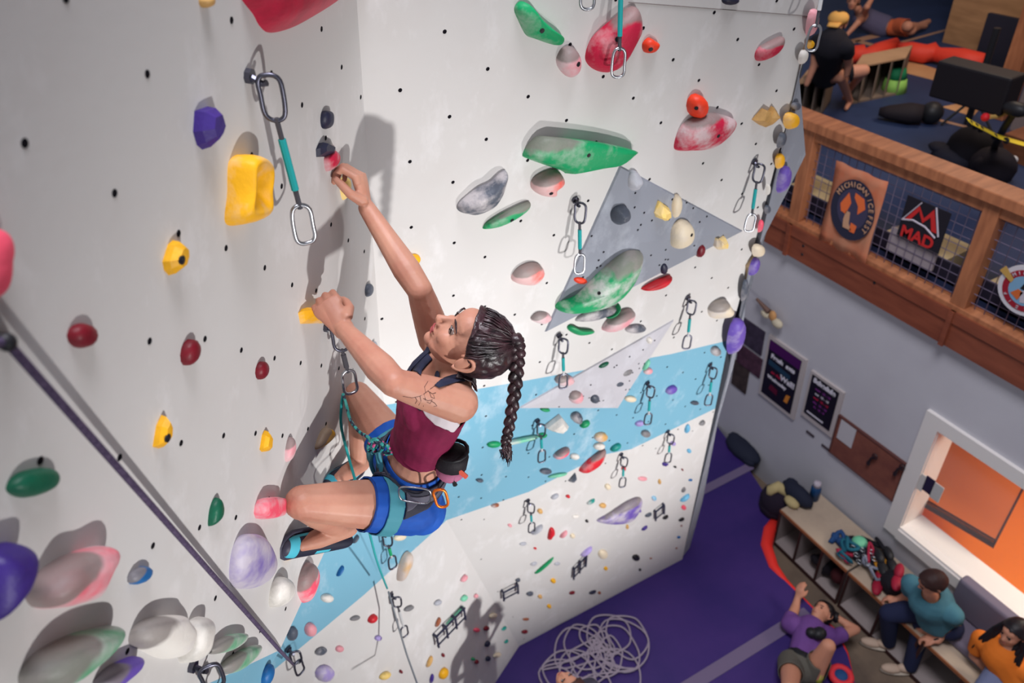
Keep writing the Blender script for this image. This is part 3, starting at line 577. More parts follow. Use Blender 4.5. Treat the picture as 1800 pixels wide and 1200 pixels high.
# small holds low on the main wall
SM = [(1234, 743, 8, 4, -40, 'grey', 1, 'grey oval hold just under the stripe near the right edge'), (1208, 753, 5, 10, 25, 'ltblue', 0, 'pale blue upright hold just under the stripe'), (1183, 779, 6, 5, 0, 'lilac', 0, 'small lilac hold right of the stripe\'s lower draw'), (1211, 792, 5, 5, 0, 'ltblue', 0, 'small sky blue round hold near the right edge'),
(1169, 815, 7, 5, -10, 'dkpurple', 0, 'small dark purple hold left of two tiny dark ones'), (1186, 820, 4, 3, 0, 'black', 0, 'tiny black hold right of the dark purple hold'), (1199, 825, 3, 3, 0, 'dkred', 0, 'tiny dark red hold right of the tiny black hold'), (1096, 823, 5, 6, 20, 'red', 0, 'small red hold beside the centre lower draw'),
(1129, 841, 10, 5, 0, 'palepink', 1, 'pink trapezoid hold right of the centre lower draw'), (1159, 846, 4, 6, 0, 'tan', 0, 'small ochre hold under the dark purple hold'), (1213, 843, 5, 3, -20, 'blue', 0, 'tiny blue hold by the right edge above a grey one'), (1201, 860, 7, 4, -55, 'grey', 0, 'slim grey hold by the right edge'), (1203, 874, 14, 3, -40, 'ltblue', 0, 'long thin pale blue hold by the right edge'),
(1068, 855, 7, 7, 0, 'cream', 1, 'round cream hold left of the centre lower draw'), (998, 872, 5, 4, -20, 'red', 0, 'small red hold left of the teal sliver'), (975, 872, 10, 4, -35, 'silver', 1, 'grey oval hold left of the small red hold'), (1038, 881, 11, 3, -35, 'teal', 2, 'teal sliver hold left of the tan oval hold'), (1059, 888, 8, 6, -10, 'tan', 1, 'tan oval hold above the large purple lozenge'),
(949, 898, 6, 6, 0, 'tan', 1, 'small tan hold right of the lowest left draw'), (896, 923, 5, 4, 20, 'palepink', 1, 'small salmon hold left of the lowest left draw'), (870, 888, 9, 4, -20, 'brown', 2, 'small brownish grey hold on the lower stripe border'), (1124, 897, 4, 4, 0, 'purple', 0, 'small purple dot hold touching the large purple lozenge'),
(1149, 875, 6, 6, 0, 'ltblue', 2, 'small blue grey hold right of the large purple lozenge'), (1139, 904, 9, 4, -30, 'slate', 0, 'dark grey double hold right of the lozenge'), (1169, 908, 8, 4, -35, 'black', 0, 'black oval hold below the ladder-shaped shadow'), (1197, 912, 8, 4, -30, 'black', 0, 'black oval hold at the right edge'), (1197, 923, 3, 3, 0, 'dkred', 0, 'tiny dark red hold under the black edge hold'),
(1201, 891, 6, 6, 0, 'pink', 1, 'pink hold near the right edge above the black oval'), (1132, 927, 9, 3, -40, 'dkpurple', 0, 'purple wedge hold right below the lozenge'), (1102, 925, 4, 6, 0, 'tan', 1, 'small peach hold under the lozenge'), (1192, 943, 5, 4, 0, 'blue', 0, 'small blue hold near the bottom of the right edge'), (1188, 962, 4, 3, -20, 'brown', 0, 'tiny brown hold, lowest by the right edge'),
(1117, 979, 9, 8, 0, 'black', 0, 'large black round hold alone near the wall foot'), (1143, 980, 4, 3, 0, 'brown', 0, 'tiny brown hold right of the large black round hold'), (1124, 1000, 4, 4, 0, 'black', 0, 'tiny black hold under the large black round hold'), (1059, 973, 11, 11, -30, 'cream', 1, 'cream and tan lumpy hold near the wall foot'), (1064, 998, 5, 5, 0, 'yellow', 0, 'small ochre hold under the cream lumpy hold'),
(1031, 915, 4, 4, 0, 'black', 0, 'tiny black hold left of the lozenge tip'), (1011, 907, 8, 4, -15, 'white', 1, 'pale grey hold left of the tiny black hold'), (1006, 941, 6, 6, 0, 'cream', 1, 'small cream ring-shaped hold'), (990, 938, 12, 3, -45, 'palepink', 0, 'slim pink hold left of the cream ring-shaped hold'), (943, 930, 17, 3, -40, 'silver', 0, 'long pale blue-grey sliver hold'), (919, 955, 8, 4, -15, 'silver', 1, 'small pale grey hold below the long sliver hold'), (940, 963, 4, 3, -20, 'red', 0, 'tiny red hold right of the small pale grey hold'),
(938, 990, 8, 4, -25, 'silver', 1, 'small grey hold left of the green stick hold'), (979, 990, 7, 4, -15, 'silver', 1, 'small grey hold right of the green stick hold'), (1030, 968, 17, 3, -42, 'lilac', 1, 'long lilac sliver hold above the black ladder-shaped shadow'), (972, 1020, 6, 6, 0, 'yellow', 0, 'yellow hold under the green stick hold'), (965, 1065, 5, 5, 0, 'yellow', 0, 'small yellow hold above the mat corner'), (1005, 1041, 7, 4, -20, 'dkred', 0, 'dark red hold left of the navy oval near the mat'),
(1041, 1040, 9, 4, -25, 'navy', 0, 'navy oval hold near the mat'), (1053, 1041, 4, 4, 0, 'brown', 0, 'tiny brown hold touching the navy oval hold'), (931, 1043, 8, 5, -20, 'slate', 1, 'slate ring-like hold left of a tan one'), (949, 1048, 5, 5, 0, 'tan', 1, 'small tan hold right of the slate ring-like hold'), (924, 1088, 7, 3, -10, 'brown', 0, 'brown red oval hold above a crimson one'), (922, 1110, 7, 4, -20, 'dkred', 0, 'crimson oval hold near the mat kink'), (939, 1126, 4, 4, 0, 'red', 0, 'tiny red hold at the mat edge'), (910, 1019, 6, 4, -30, 'slate', 0, 'dark slate hold right of the shadow\'s red hold')]
for x, y, a, b, an, c, ch, lb in SM: H('M', (x, y, a * .88, b * .88), .03 + .001 * a, c, lb, ch, ang=an)
H('M', [(1047, 915), (1066, 904), (1098, 882), (1120, 872), (1130, 876), (1126, 892), (1115, 910), (1101, 919), (1077, 922), (1056, 920)], .07, 'purple', 'large purple lozenge-shaped hold low on the main wall', 2, top=.55)
H('M', [(961, 947), (966, 925), (974, 925), (976, 935), (970, 942), (966, 949)], .035, 'red', 'curved red hold low on the main wall')
H('M', [(938, 1007), (972, 977), (974, 980), (942, 1009)], .03, 'green', 'thin green stick hold low on the main wall')
# lower turned wall
H('L', [(697, 1018), (703, 990), (715, 970), (727, 968), (724, 988), (708, 1008), (703, 1022)], .06, 'tan', 'tall tan chalky hold right of the belay rope', 3)
H('L', [(829, 971), (850, 970), (866, 966), (872, 985), (860, 997), (852, 985), (838, 979)], .04, 'green', 'green star-shaped hold above the belayer\'s shadow', 1)
SL = [(703, 944, 12, 6, -15, 'cream', 1, 'cream hold with dark top on the stripe below the shorts'), (625, 947, 10, 2.5, -50, 'slate', 0, 'thin dark sliver hold on the stripe beside the shoe'), (598, 1003, 12, 2.5, -55, 'blue', 0, 'thin dark blue sliver hold on the stripe'), (575, 1051, 12, 8, 0, 'white', 0, 'white hold on the stripe left of the belay rope'), (546, 1106, 11, 13, 20, 'palepink', 1, 'pink hold on the stripe near the wall edge'), (514, 1113, 9, 14, 25, 'slate', 1, 'blue grey hold half behind the near wall edge'),
(624, 1086, 10, 4, -20, 'grey', 1, 'grey hold left of the small red leaf hold'), (655, 1087, 11, 6, -40, 'red', 0, 'small red leaf hold left of the belay rope'), (719, 1069, 10, 4, -25, 'grey', 1, 'grey oval hold right of the belay rope'), (770, 1059, 8, 4, -30, 'silver', 1, 'pale grey oval hold high right of the belay rope'), (665, 1121, 7, 5, -15, 'lilac', 1, 'small lilac hold left of the rope\'s lower end'), (564, 1144, 12, 7, -25, 'slate', 2, 'grey green hold under the stripe'), (597, 1140, 8, 6, -15, 'palepink', 1, 'small pink round hold under the stripe'),
(770, 1093, 10, 2.5, -60, 'brown', 1, 'thin brown sliver hold left of the ladder-shaped shadow'), (779, 1151, 3, 4, 30, 'dkred', 0, 'tiny maroon hold below the ladder-shaped shadow'), (755, 1162, 12, 2.5, -60, 'tan', 1, 'thin tan sliver hold at the bottom'), (677, 1187, 12, 6, -30, 'paleyel', 0, 'pale yellow hold at the bottom edge left of the maroon one'), (705, 1180, 3, 4, 30, 'dkred', 0, 'tiny dark red hold at the bottom edge by the rope'), (780, 1183, 7, 12, 35, 'yellow', 0, 'bright yellow hold at the bottom edge'), (759, 1192, 3, 9, 20, 'dkpurple', 1, 'thin mauve hold at the bottom edge'), (571, 1183, 18, 15, -25, 'lilac', 2, 'big lilac grey hold at the bottom edge'),
(816, 1016, 9, 3, -45, 'palepink', 1, 'salmon sliver hold left of the shadow\'s head'), (816, 1051, 8, 4, -40, 'mint', 1, 'green oval hold left of the shadow'), (837, 1047, 5, 3, -45, 'palepink', 1, 'small pinkish hold at the shadow\'s arm'), (868, 957, 8, 4, -40, 'silver', 1, 'grey oval hold above the green star-shaped hold')]
for x, y, a, b, an, c, ch, lb in SL: H('L', (x, y, a, b), .03 + .0008 * a, c, lb, ch, ang=an)
SX = [(889, 1017, 7, 4, -25, 'red', 0, 'red pointed hold at the top of the belayer\'s shadow'), (855, 1104, 6, 4, -30, 'dkred', 0, 'dark red hold inside the belayer\'s shadow'), (838, 1107, 6, 4, 0, 'pink', 1, 'salmon hold inside the belayer\'s shadow'), (857, 1131, 4, 7, 40, 'navy', 0, 'upper navy hold inside the belayer\'s shadow'), (858, 1157, 4, 6, 45, 'navy', 0, 'lower navy hold inside the belayer\'s shadow'), (832, 1158, 4, 3, 0, 'green', 0, 'small green hold at the shadow\'s hip'), (838, 1163, 5, 3, -45, 'dkred', 0, 'small dark red hold at the shadow\'s hip'),
(886, 1104, 6, 2, -40, 'teal', 1, 'thin teal hold right of the shadow'), (890, 1127, 5, 2, -40, 'teal', 0, 'tiny dark teal hold right of the shadow, lower'), (867, 1082, 8, 5, -20, 'cream', 1, 'cream hold at the shadow\'s chest'), (874, 1151, 8, 4, -25, 'cream', 1, 'cream hold at the shadow\'s thigh')]
for x, y, a, b, an, c, ch, lb in SX: H('L', (x, y, a, b), .03, c, lb, ch, ang=an)
# ladder-shaped shadows on the wall, built as raised black bars
def ladder(pl, p, q, shadow_bar, nr, label):  # raised bars standing in for a ladder-shaped shadow
    n, d = PL[pl]; a, b = hit(*p, n, d, .03), hit(*q, n, d, .03); s = hit(p[0] + shadow_bar[0], p[1] + shadow_bar[1], n, d, .03) - a
    mb = MB().tube([a, b], .008, 6).tube([a + s, b + s], .006, 6)
    for k in range(nr):
        t = k / max(1, nr - 1) * .94 + .03; c = a + (b - a) * t; mb.tube([c - n * .03, c, c + s * 1.25], .009, 6)
    tag(mb.build('shadow_bars', hm('navy')), label, 'climbing hold', 'ladder-shaped shadows on the lower wall')
ladder('L', (766, 1120), (817, 1068), (3, 15), 4, 'long dark rung ladder hold left of the belayer\'s shadow')  # ladder-shaped shadow, built as bars
ladder('M', (884, 1042), (911, 1028), (1, 11), 2, 'short dark rung ladder hold right of the belayer\'s shadow')  # ladder-shaped shadow, built as bars
ladder('M', (1009, 1001), (1032, 976), (-1, 14), 3, 'black ladder-shaped shadow built as bars under the long lilac sliver hold')
ladder('M', (1152, 900), (1168, 887), (0, 12), 2, 'small black ladder-shaped shadow built as bars near the right edge')
H('L', [(795, 1088), (816, 1064), (812, 1066), (782, 1098)], .02, 'mint', 'thin bright green strip hold above the long ladder-shaped shadow')
# --- holds round the corner (return face)
SR = [((1428, 40, 10, 26), 18, 'palepink', .05, 'pink slab hold sticking out at the top of the corner edge'), ((1424, 78, 8, 8), 20, 'yellow', .04, 'yellow hold just under the pink slab hold at the corner'), ((1412, 100, 8, 14), 25, 'white', .04, 'white hold at the corner below the yellow one'), ((1391, 212, 15, 15), 0, 'yellow', .05, 'yellow round hold, upper one on the grey corner face'), ((1399, 187, 9, 8), 0, 'slate', .05, 'dark hold above the yellow round hold at the corner'), ((1374, 246, 7, 16), 25, 'slate', .04, 'slate hold between two yellow corner holds'),
((1371, 283, 9, 14), 10, 'yellow', .05, 'yellow hold, lower one on the grey corner face'), ((1378, 315, 11, 26), 22, 'purple', .06, 'purple banana-shaped hold on the grey corner face'), ((1349, 368, 6, 8), 0, 'slate', .03, 'small dark hold low on the grey corner face'), ((1350, 333, 4, 10), 10, 'white', .03, 'white hold at the corner edge left of the purple one'), ((1337, 397, 4, 12), 20, 'pink', .03, 'thin red hold low on the grey corner face'), ((1333, 440, 12, 12), 0, 'cream', .06, 'cream knob hold sticking out at the corner'), ((1326, 468, 7, 18), 28, 'purple', .05, 'purple curved hold under the cream knob'), ((1309, 510, 5, 20), 15, 'slate', .04, 'dark slim hold at the corner edge beside the grey wall'), ((1294, 590, 14, 34), 20, 'purple', .09, 'big purple hold bulging from the corner over the posters')]
for out, an, c, hh, lb in SR: H('S', out, hh, c, lb, 1, ang=an)
# --- quickdraws
SLT = mat('sling_teal', s2l(30, 150, 150), .8); SLG = mat('sling_grey', s2l(70, 68, 74), .8); SLW = mat('sling_white', s2l(190, 190, 190), .8); ORNG = mat('anodised_orange', s2l(238, 120, 40), .35, .5, .7)
def biner(c, up, side, L, r, material, parent, name='carabiner', wide=.55, gate=True):
    c = np.array(c, float); up = unit(up); side = unit(np.array(side, float) - up * up.dot(side)); pts = []
    shape = [(0, .5), (.30, .47), (.5, .34), (.5, .05), (.42, -.30), (.28, -.46), (0, -.5), (-.28, -.42), (-.40, -.25), (-.36, .1), (-.34, .36), (-.2, .48)]
    P = [c + up * (L * b) + side * (L * wide * a) for a, b in shape]
    mb = MB().tube(catmull(P, 3), r, 8, closed=True); o = mb.build(name, material, parent, smooth=True)
    if gate:
        g = MB().tube([P[8] * .98 + P[7] * .02, P[10]], r * .8, 6); g.build('gate', STEEL, o)
    return o
def quickdraw(pl, bolt, bot, label, big=True, sc=1.0, sl=None, off=.038, lean=0.0, draw_top=True):
    n, d = PL[pl]; A = hit(*bolt, n, d, 0.0); A2 = A + n * off
    r = ray(*bot); zs = np.linspace(A2[2] - .8, A2[2] - .02, 400); best = min(zs, key=lambda z: (lambda q: math.hypot(900 + F * q[0] / q[2] - bot[0], 600 + F * q[1] / q[2] - bot[1]))(RW.T @ (np.array([A2[0], A2[1], z]) - CAM)))
    Lt = (A2[2] - best); side = unit(np.cross(n, [0, 0, 1])); o = empty('quickdraw', A, label, 'quickdraw', 'quickdraws hanging on the climbing wall')
    # hanger plate
    MB().tube([A, A + n * .012], .016, 8).tube([A + n * .004 + np.array([0, 0, .0]), A + n * .03 + [0, 0, -.012], A2 + [0, 0, -.008]], .007, 6, flat=1).build('hanger', DSTEEL, o)
    a = .095 * sc; dn = np.array([0, 0, -1.]); sk = unit(dn + side * lean)
    vw = unit(np.cross([0, 0, 1], CAM - A2)); c1 = A2 + dn * (a * .42); biner(c1, -dn, vw + n * .25, a, .0052 * sc, DSTEEL, o)
    c2 = A2 + dn * (Lt - a * .5); biner(c2, dn, -vw + n * .4, a * 1.02, .0052 * sc, STEEL if big else DSTEEL, o)
    s0, s1 = c1 + dn * (a * .44), c2 - dn * (a * .42)
    L = s1 - s0; w = .0085 * sc
    MB().tube([s0, s0 + L * .25], w * .7, 6).build('sling_end', SLG, o)
    MB().tube([s0 + L * .22, s0 + L * .78], w, 8).build('sling', sl or SLT, o)
    MB().tube([s0 + L * .74, s1], w * .75, 6).build('sling_end', SLG if big else SLW, o)
    return o
quickdraw('P', (434, 133), (517, 432), 'large quickdraw with teal sling hanging over the yellow jug', sc=1.0, off=.04)
quickdraw('M', (1081, -90), (1075, 134), 'quickdraw with teal sling in front of the large crimson slab hold')
quickdraw('M', (1022, -190), (1018, 16), 'quickdraw of which only the lower carabiner shows at the top edge')
quickdraw('M', (1010, 350), (1006, 480), 'quickdraw hanging at the left side of the dark volume')
quickdraw('M', (1325, 283), (1308, 405), 'quickdraw hanging at the right tip of the dark volume')
quickdraw('M', (1208, 522), (1200, 612), 'quickdraw above the upper tip of the pale volume', big=False)
quickdraw('M', (982, 588), (983, 682), 'quickdraw over the left part of the pale volume', big=False)
quickdraw('M', (1137, 672), (1131, 745), 'quickdraw on the blue stripe right of the pale volume', big=False)
quickdraw('M', (1247, 640), (1228, 710), 'rightmost quickdraw on the blue stripe', big=False)
quickdraw('M', (944, 738), (942, 812), 'quickdraw on the blue stripe above the long pale bar', big=False)
quickdraw('M', (1173, 757), (1167, 812), 'quickdraw just below the blue stripe on the right', big=False)
quickdraw('M', (1091, 797), (1088, 855), 'quickdraw just below the long red hold', big=False)
quickdraw('M', (927, 878), (929, 935), 'lowest quickdraw on the main wall, left of the purple lozenge', big=False)
quickdraw('L', (668, 935), (683, 1000), 'quickdraw on the stripe behind the belay rope', big=False, sl=mat('sling_green', s2l(20, 150, 95), .8))
quickdraw('L', (686, 1045), (702, 1120), 'quickdraw holding the belay rope below the stripe', big=False, sl=SLW)
quickdraw('L', (505, 1140), (522, 1185), 'quickdraw at the bottom beside the near wall edge', big=False, sl=SLW)
quickdraw('P', (335, 1170), (352, 1300), 'quickdraw cut off by the bottom edge under the white holds', big=True)
# ------------------------------------------------------------------ railing of the mezzanine
ZR = 4.04
def vpost(x, name='post', y0=4.94, y1=5.06, w=.12, par=None):
    o = MB().box((x - w / 2, y0, 2.78), (x + w / 2, y1, 3.97)).build(name, RAILW, par); return bevel(o, .006)
rail = empty('railing', (-2.5, 5.0, 3.05), 'wooden railing with wire mesh panels along the edge of the mezzanine', 'railing')
bevel(MB().box((-9, 4.90, 3.955), (1.2, 5.10, ZR)).build('top_rail', RAILW, rail), .008)
bevel(MB().box((-9, 4.95, 3.86), (1.2, 5.04, 3.95)).build('under_rail', RAILW, rail), .006)
bevel(MB().box((-9, 4.93, 3.05), (1.2, 5.05, 3.10)).build('bottom_rail', RAILW, rail), .006)
for x in (-5.85, -4.20, -2.55, -.92): vpost(x, par=rail)
WIRE = mat('wire', s2l(110, 100, 122), .5, .4, .6)
for a, b in ((-5.79, -4.26), (-4.14, -2.61), (-2.49, -.98)):
    mb = MB()
    for x in np.arange(a + .04, b, .0765): mb.tube([(x, 5.0, 3.10), (x, 5.0, 3.87)], .0034, 4)
    for z in np.arange(3.14, 3.86, .0765): mb.tube([(a, 5.004, z), (b, 5.004, z)], .0034, 4)
    mb.build('mesh_panel', WIRE, rail)
def rect_y(px, Y): P = [at_y(*p, Y) for p in px]; return min(p[0] for p in P), max(p[0] for p in P), min(p[2] for p in P), max(p[2] for p in P)
def ellip(x, z, rx, rz, y, n=28): return [np.array([x + rx * math.cos(t), y, z + rz * math.sin(t)]) for t in np.arange(n) * 2 * math.pi / n]
def disc(x, z, rx, rz, y, name, m_, par, th=.002): return MB().prism(ellip(x, z, rx, rz, y), (0, -th, 0)).build(name, m_, par)
def quad(pts, name, m_, par, y, th=.002): return MB().prism([np.array([a, y, b]) for a, b in pts], (0, -th, 0)).build(name, m_, par)
# orange-tan banner with round emblem
BANO = mat('banner_tan', s2l(188, 128, 100), .9, .1, c2=s2l(198, 106, 74), scale=2.5)
x0, x1, z0, z1 = at_y(1500, 300, 4.985)[0], at_y(1555, 320, 4.985)[0], 3.06, 3.80
x0, x1 = -3.86, -3.36
V = []; nx, nz_ = 8, 10
for k in range(nz_ + 1):
    for i in range(nx + 1):
        x = x0 + (x1 - x0) * i / nx; z = z1 - (z1 - z0) * k / nz_; V.append((x, 4.925 + .012 * math.sin(i * 1.7 + k * .5), z))
Fq = [(k * (nx + 1) + i, k * (nx + 1) + i + 1, (k + 1) * (nx + 1) + i + 1, (k + 1) * (nx + 1) + i) for k in range(nz_) for i in range(nx)]
ban = link('banner', V, Fq, BANO, smooth=True, loc=(x0, 4.925, z1)); tag(ban, 'orange-tan banner with a dark round emblem hanging on the railing', 'banner')
s_ = ban.modifiers.new('thickness', 'SOLIDIFY'); s_.thickness = .003
INK = mat('banner_ink', s2l(48, 48, 66), .9, .1); ORP = mat('banner_orange', s2l(226, 110, 62), .9, .1); CRM = mat('banner_cream', s2l(196, 150, 120), .9, .1)
bx, bz = -3.595, 3.46
disc(bx, bz, .215, .265, 4.908, 'emblem', INK, ban)
disc(bx, bz + .01, .15, .175, 4.905, 'emblem_field', mat('ink2', s2l(62, 58, 84), .9), ban)
quad([(bx - .12, bz + .02), (bx - .06, bz + .14), (bx - .02, bz + .06), (bx - .05, bz - .05), (bx - .10, bz - .04)], 'emblem_mark', ORP, ban, 4.902)
quad([(bx + .0, bz + .16), (bx + .09, bz + .14), (bx + .12, bz + .06), (bx + .06, bz - .01), (bx + .05, bz + .06), (bx + .0, bz + .12)], 'emblem_mark', ORP, ban, 4.902)
quad([(bx - .05, bz - .02), (bx - .01, bz - .02), (bx + .0, bz - .12), (bx + .04, bz - .17), (bx - .05, bz - .17), (bx - .06, bz - .1)], 'emblem_mark', CRM, ban, 4.902)
quad([(bx + .02, bz - .10), (bx + .08, bz - .11), (bx + .07, bz - .18), (bx + .02, bz - .18)], 'emblem_mark', ORP, ban, 4.902)
def arc_text(s, cx, cz, rx, rz, a0, a1, y, size, material, parent):
    for i, c in enumerate(s):
        if c == ' ': continue
        a = math.radians(a0 + (a1 - a0) * i / max(1, len(s) - 1)); up = np.array([math.cos(a) / rx, 0, math.sin(a) / rz]); up = unit(up); rt = np.array([up[2], 0, -up[0]])
        text(c, size, (cx + rx * math.cos(a), y, cz + rz * math.sin(a)), rt, up, material, parent)
arc_text('MICHIGAN', bx, bz, .18, .222, 150, 60, 4.902, .062, CRM, ban)
arc_text('ICE', bx, bz, .18, .222, 42, 18, 4.902, .062, CRM, ban)
arc_text('FEST', bx, bz, .18, .222, 4, -32, 4.902, .062, CRM, ban)
# black banner with red mountain mark
bm = MB().box((-3.20, 4.975, 3.40), (-2.83, 4.98, 3.74)).build('banner', mat('banner_black', s2l(28, 24, 34), .8), loc=(-3.0, 4.975, 3.4))
tag(bm, 'black banner with a red and white mountain mark on the railing', 'banner')
RD = mat('print_red', s2l(196, 40, 40), .8); WT = mat('print_white', s2l(190, 180, 190), .8)
cx, cz = -3.02, 3.60
quad([(cx - .15, cz - .05), (cx - .06, cz + .10), (cx - .05, cz + .06), (cx - .10, cz - .03)], 'mountain_mark', RD, bm, 4.972)
quad([(cx - .06, cz + .10), (cx + .0, cz + .02), (cx + .06, cz + .12), (cx + .13, cz - .05), (cx + .085, cz - .05), (cx + .05, cz + .05), (cx + .0, cz - .02), (cx - .04, cz + .04)], 'mountain_mark', RD, bm, 4.972)
MB().tube([(cx - .17, 4.972, cz - .06), (cx - .08, 4.972, cz - .03), (cx + .03, 4.972, cz - .04), (cx + .13, 4.972, cz - .09)], .008, 5).tube([(cx - .17, 4.972, cz - .06), (cx - .05, 4.972, cz + .13)], .005, 5).tube([(cx + .07, 4.972, cz + .14), (cx + .15, 4.972, cz - .07)], .007, 5).build('mountain_outline', WT, bm)
text('MAD', .13, (cx - .01, 4.97, cz - .15), (1, 0, -.0), (0, 0, 1), RD, bm, bold=.004)
tag(MB().box((-3.28, 5.008, 3.22), (-2.86, 5.03, 3.42)).build('banner_board', mat('board_grey', s2l(150, 138, 142), .8)), 'pale grey board behind the wire mesh under the black banner', 'board')
# round white and red sign
sx, sz = -2.15, 3.455
sg = MB().prism(ellip(sx, sz, .185, .185, 4.95, 36), (0, -.012, 0)).build('round_sign', mat('sign_white', s2l(205, 200, 205), .6)); tag(sg, 'round white sign with a red ring on the right of the railing', 'sign')
disc(sx, sz, .152, .152, 4.936, 'ring', mat('sign_red', s2l(150, 26, 44), .6), sg); disc(sx, sz, .108, .108, 4.933, 'centre', mat('sign_blue', s2l(120, 160, 190), .6), sg)
arc_text('MIGUELS', sx, sz, .13, .13, 140, 40, 4.932, .035, WT, sg); arc_text('PIZZA', sx, sz, .13, .13, 215, 320, 4.932, .03, WT, sg)
quad([(sx - .08, sz - .05), (sx - .04, sz + .0), (sx - .0, sz - .01), (sx - .02, sz - .08)], 'print', mat('print_orange', s2l(200, 100, 50), .6), sg, 4.930)
quad([(sx - .02, sz - .02), (sx + .03, sz + .06), (sx + .06, sz + .02), (sx + .03, sz - .08), (sx - .0, sz - .09)], 'print', WT, sg, 4.930)
quad([(sx - .03, sz + .01), (sx - .01, sz + .08), (sx + .02, sz + .07), (sx + .01, sz + .01)], 'print', BLACK, sg, 4.9295)
quad([(sx - .20, sz + .07), (sx - .10, sz + .02), (sx - .09, sz + .05), (sx - .17, sz + .12)], 'arrow', mat('print_gold', s2l(190, 150, 80), .6), sg, 4.930)
MB().box((-9, 5.14, 3.10), (1.2, 5.17, 3.27)).build('edge_board', mat('edge_dark', s2l(34, 30, 48), .8), bpy.data.objects['mezzanine_floor'])
PLYC = mat('ply_cream', s2l(196, 176, 136), .7, c2=s2l(180, 158, 120), scale=3)
for a_, b_ in ((-4.5, -4.02), (-3.42, -2.86), (-2.5, -1.7)): MB().box((a_, 5.17, 3.13), (b_, 5.50, 3.27)).build('plywood_step', PLYC, bpy.data.objects['mezzanine_floor'])
# ------------------------------------------------------------------ mezzanine floor and things on it
Zm = 3.13
def mz(x, y, z=0): return at_z(x, y, Zm + z)
SEAMT = mat('mat_tape_tan', s2l(170, 130, 104), .7)
mf = bpy.data.objects['mezzanine_floor']
def tape(p, q, w=.07):
    a, b = mz(*p), mz(*q); t = unit(b - a); s = np.cross([0, 0, 1], t) * w / 2
    MB().prism([a - s, b - s, b + s, a + s], (0, 0, .006)).build('tape_strip', SEAMT, mf)
tape((1470, 80), (1560, 58), .14); tape((1505, 72), (1555, 85), .10); tape((1632, 207), (1705, 225), .05); tape((1535, 88), (1740, 32), .05)
MB().prism([mz(1595, 105), mz(1672, 130), mz(1668, 148), mz(1590, 128)], (0, 0, .004)).build('plywood_patch', TAN, mf)
MB().prism([mz(1655, 188), mz(1740, 172), mz(1710, 205)], (0, 0, .004)).build('plywood_patch', TAN, mf)
# plywood wall and timber post behind
pw = mz(1656, 74)
struct(MB().box((pw[0], pw[1], Zm), (2, pw[1] + .1, 7.2)).build('wall_mezzanine_back', wood('ply_wall', s2l(150, 112, 78), s2l(172, 130, 92), (2, 2, 9))))
pb = mz(1757, 206)
tag(bevel(MB().box(pb - [.09, .09, 0], pb + [.09, .09, 3.6]).build('timber_post', RAILW), .008), 'timber post standing on the mezzanine at the right', 'post')
struct(MB().box((-14, 16.5, Zm), (2, 16.6, 9)).build('wall_mezzanine_far', mat('far_navy', s2l(38, 36, 52), .9)))
# cubby benches
BTOP = mat('bench_ply', s2l(176, 140, 108), .6, c2=s2l(158, 124, 94), scale=3); BSIDE = mat('bench_side', s2l(120, 104, 92), .7)
def cubby(a, b, dep, hgt, ncell, label, group, tops=BTOP, side=BSIDE, plate=.025, bays=None):
    """bench of open boxes from a to b (front top edge, world), depth direction dep"""
    a, b, dep = np.array(a, float), np.array(b, float), np.array(dep, float); L = b - a; zb = np.array([0, 0, -hgt])
    o = empty('cubby_bench', (a + b) / 2 + zb + dep / 2, label, 'bench', group)
    bevel(MB().prism([a, b, b + dep, a + dep], (0, 0, plate)).build('bench_top', tops, o), .004, 1)
    MB().prism([a + zb, b + zb, b + dep + zb, a + dep + zb], (0, 0, plate)).build('base_board', side, o)
    e = unit(L) * .018
    for k in range(ncell + 1):
        p = a + L * k / ncell; p = p - e * (0 if k == 0 else 1)
        MB().prism([p + zb, p + e + zb, p + e + dep + zb, p + dep + zb], (0, 0, hgt)).build('divider', side, o)
    MB().prism([a + dep * .97 + zb, b + dep * .97 + zb, b + dep + zb, a + dep + zb], (0, 0, hgt)).build('back_board', side, o)
    return o
A, B = at_z(1500, 122, Zm + .42), at_z(1592, 104, Zm + .42); dpt = (at_z(1552, 96, Zm + .42) - B) * .8
cubby(A, B, (-.25, .42, 0), .42, 4, 'long plywood cubby bench on the mezzanine below the red padding', 'cubby benches on the mezzanine')
A, B = at_z(1400, 150, Zm + .42), at_z(1455, 139, Zm + .42)
cubby(A, B, (-.25, .42, 0), .42, 3, 'short plywood cubby bench on the mezzanine next to the climbing wall corner', 'cubby benches on the mezzanine')
# red padded roll
pts = [(1463, 108), (1490, 98), (1516, 94), (1520, 98), (1545, 90), (1573, 82), (1578, 85), (1600, 90), (1625, 95), (1640, 92), (1648, 96), (1690, 103), (1728, 113)]
mb = MB().tube([mz(*p, .12) for p in pts], [.08, .12, .12, .09, .12, .12, .08, .12, .12, .13, .09, .13, .13], 8)
tag(mb.build('padding_roll', mat('pad_red', s2l(214, 62, 44), .6), smooth=True), 'long red vinyl padding roll lying across the mezzanine', 'crash pad')
# tank / green bag
q = mz(1570, 160); t = empty('bucket_bag', q, 'green and lime bucket bag standing on the navy mat', 'bag')
MB().tube([q, q + [0, 0, .16]], [.15, .12], 12).build('body', mat('lime', s2l(140, 190, 90), .7), t, smooth=True); MB().tube([q + [0, 0, .15], q + [0, 0, .27]], [.12, .09], 12).build('rim', mat('dkgreen2', s2l(20, 110, 70), .7), t, smooth=True)
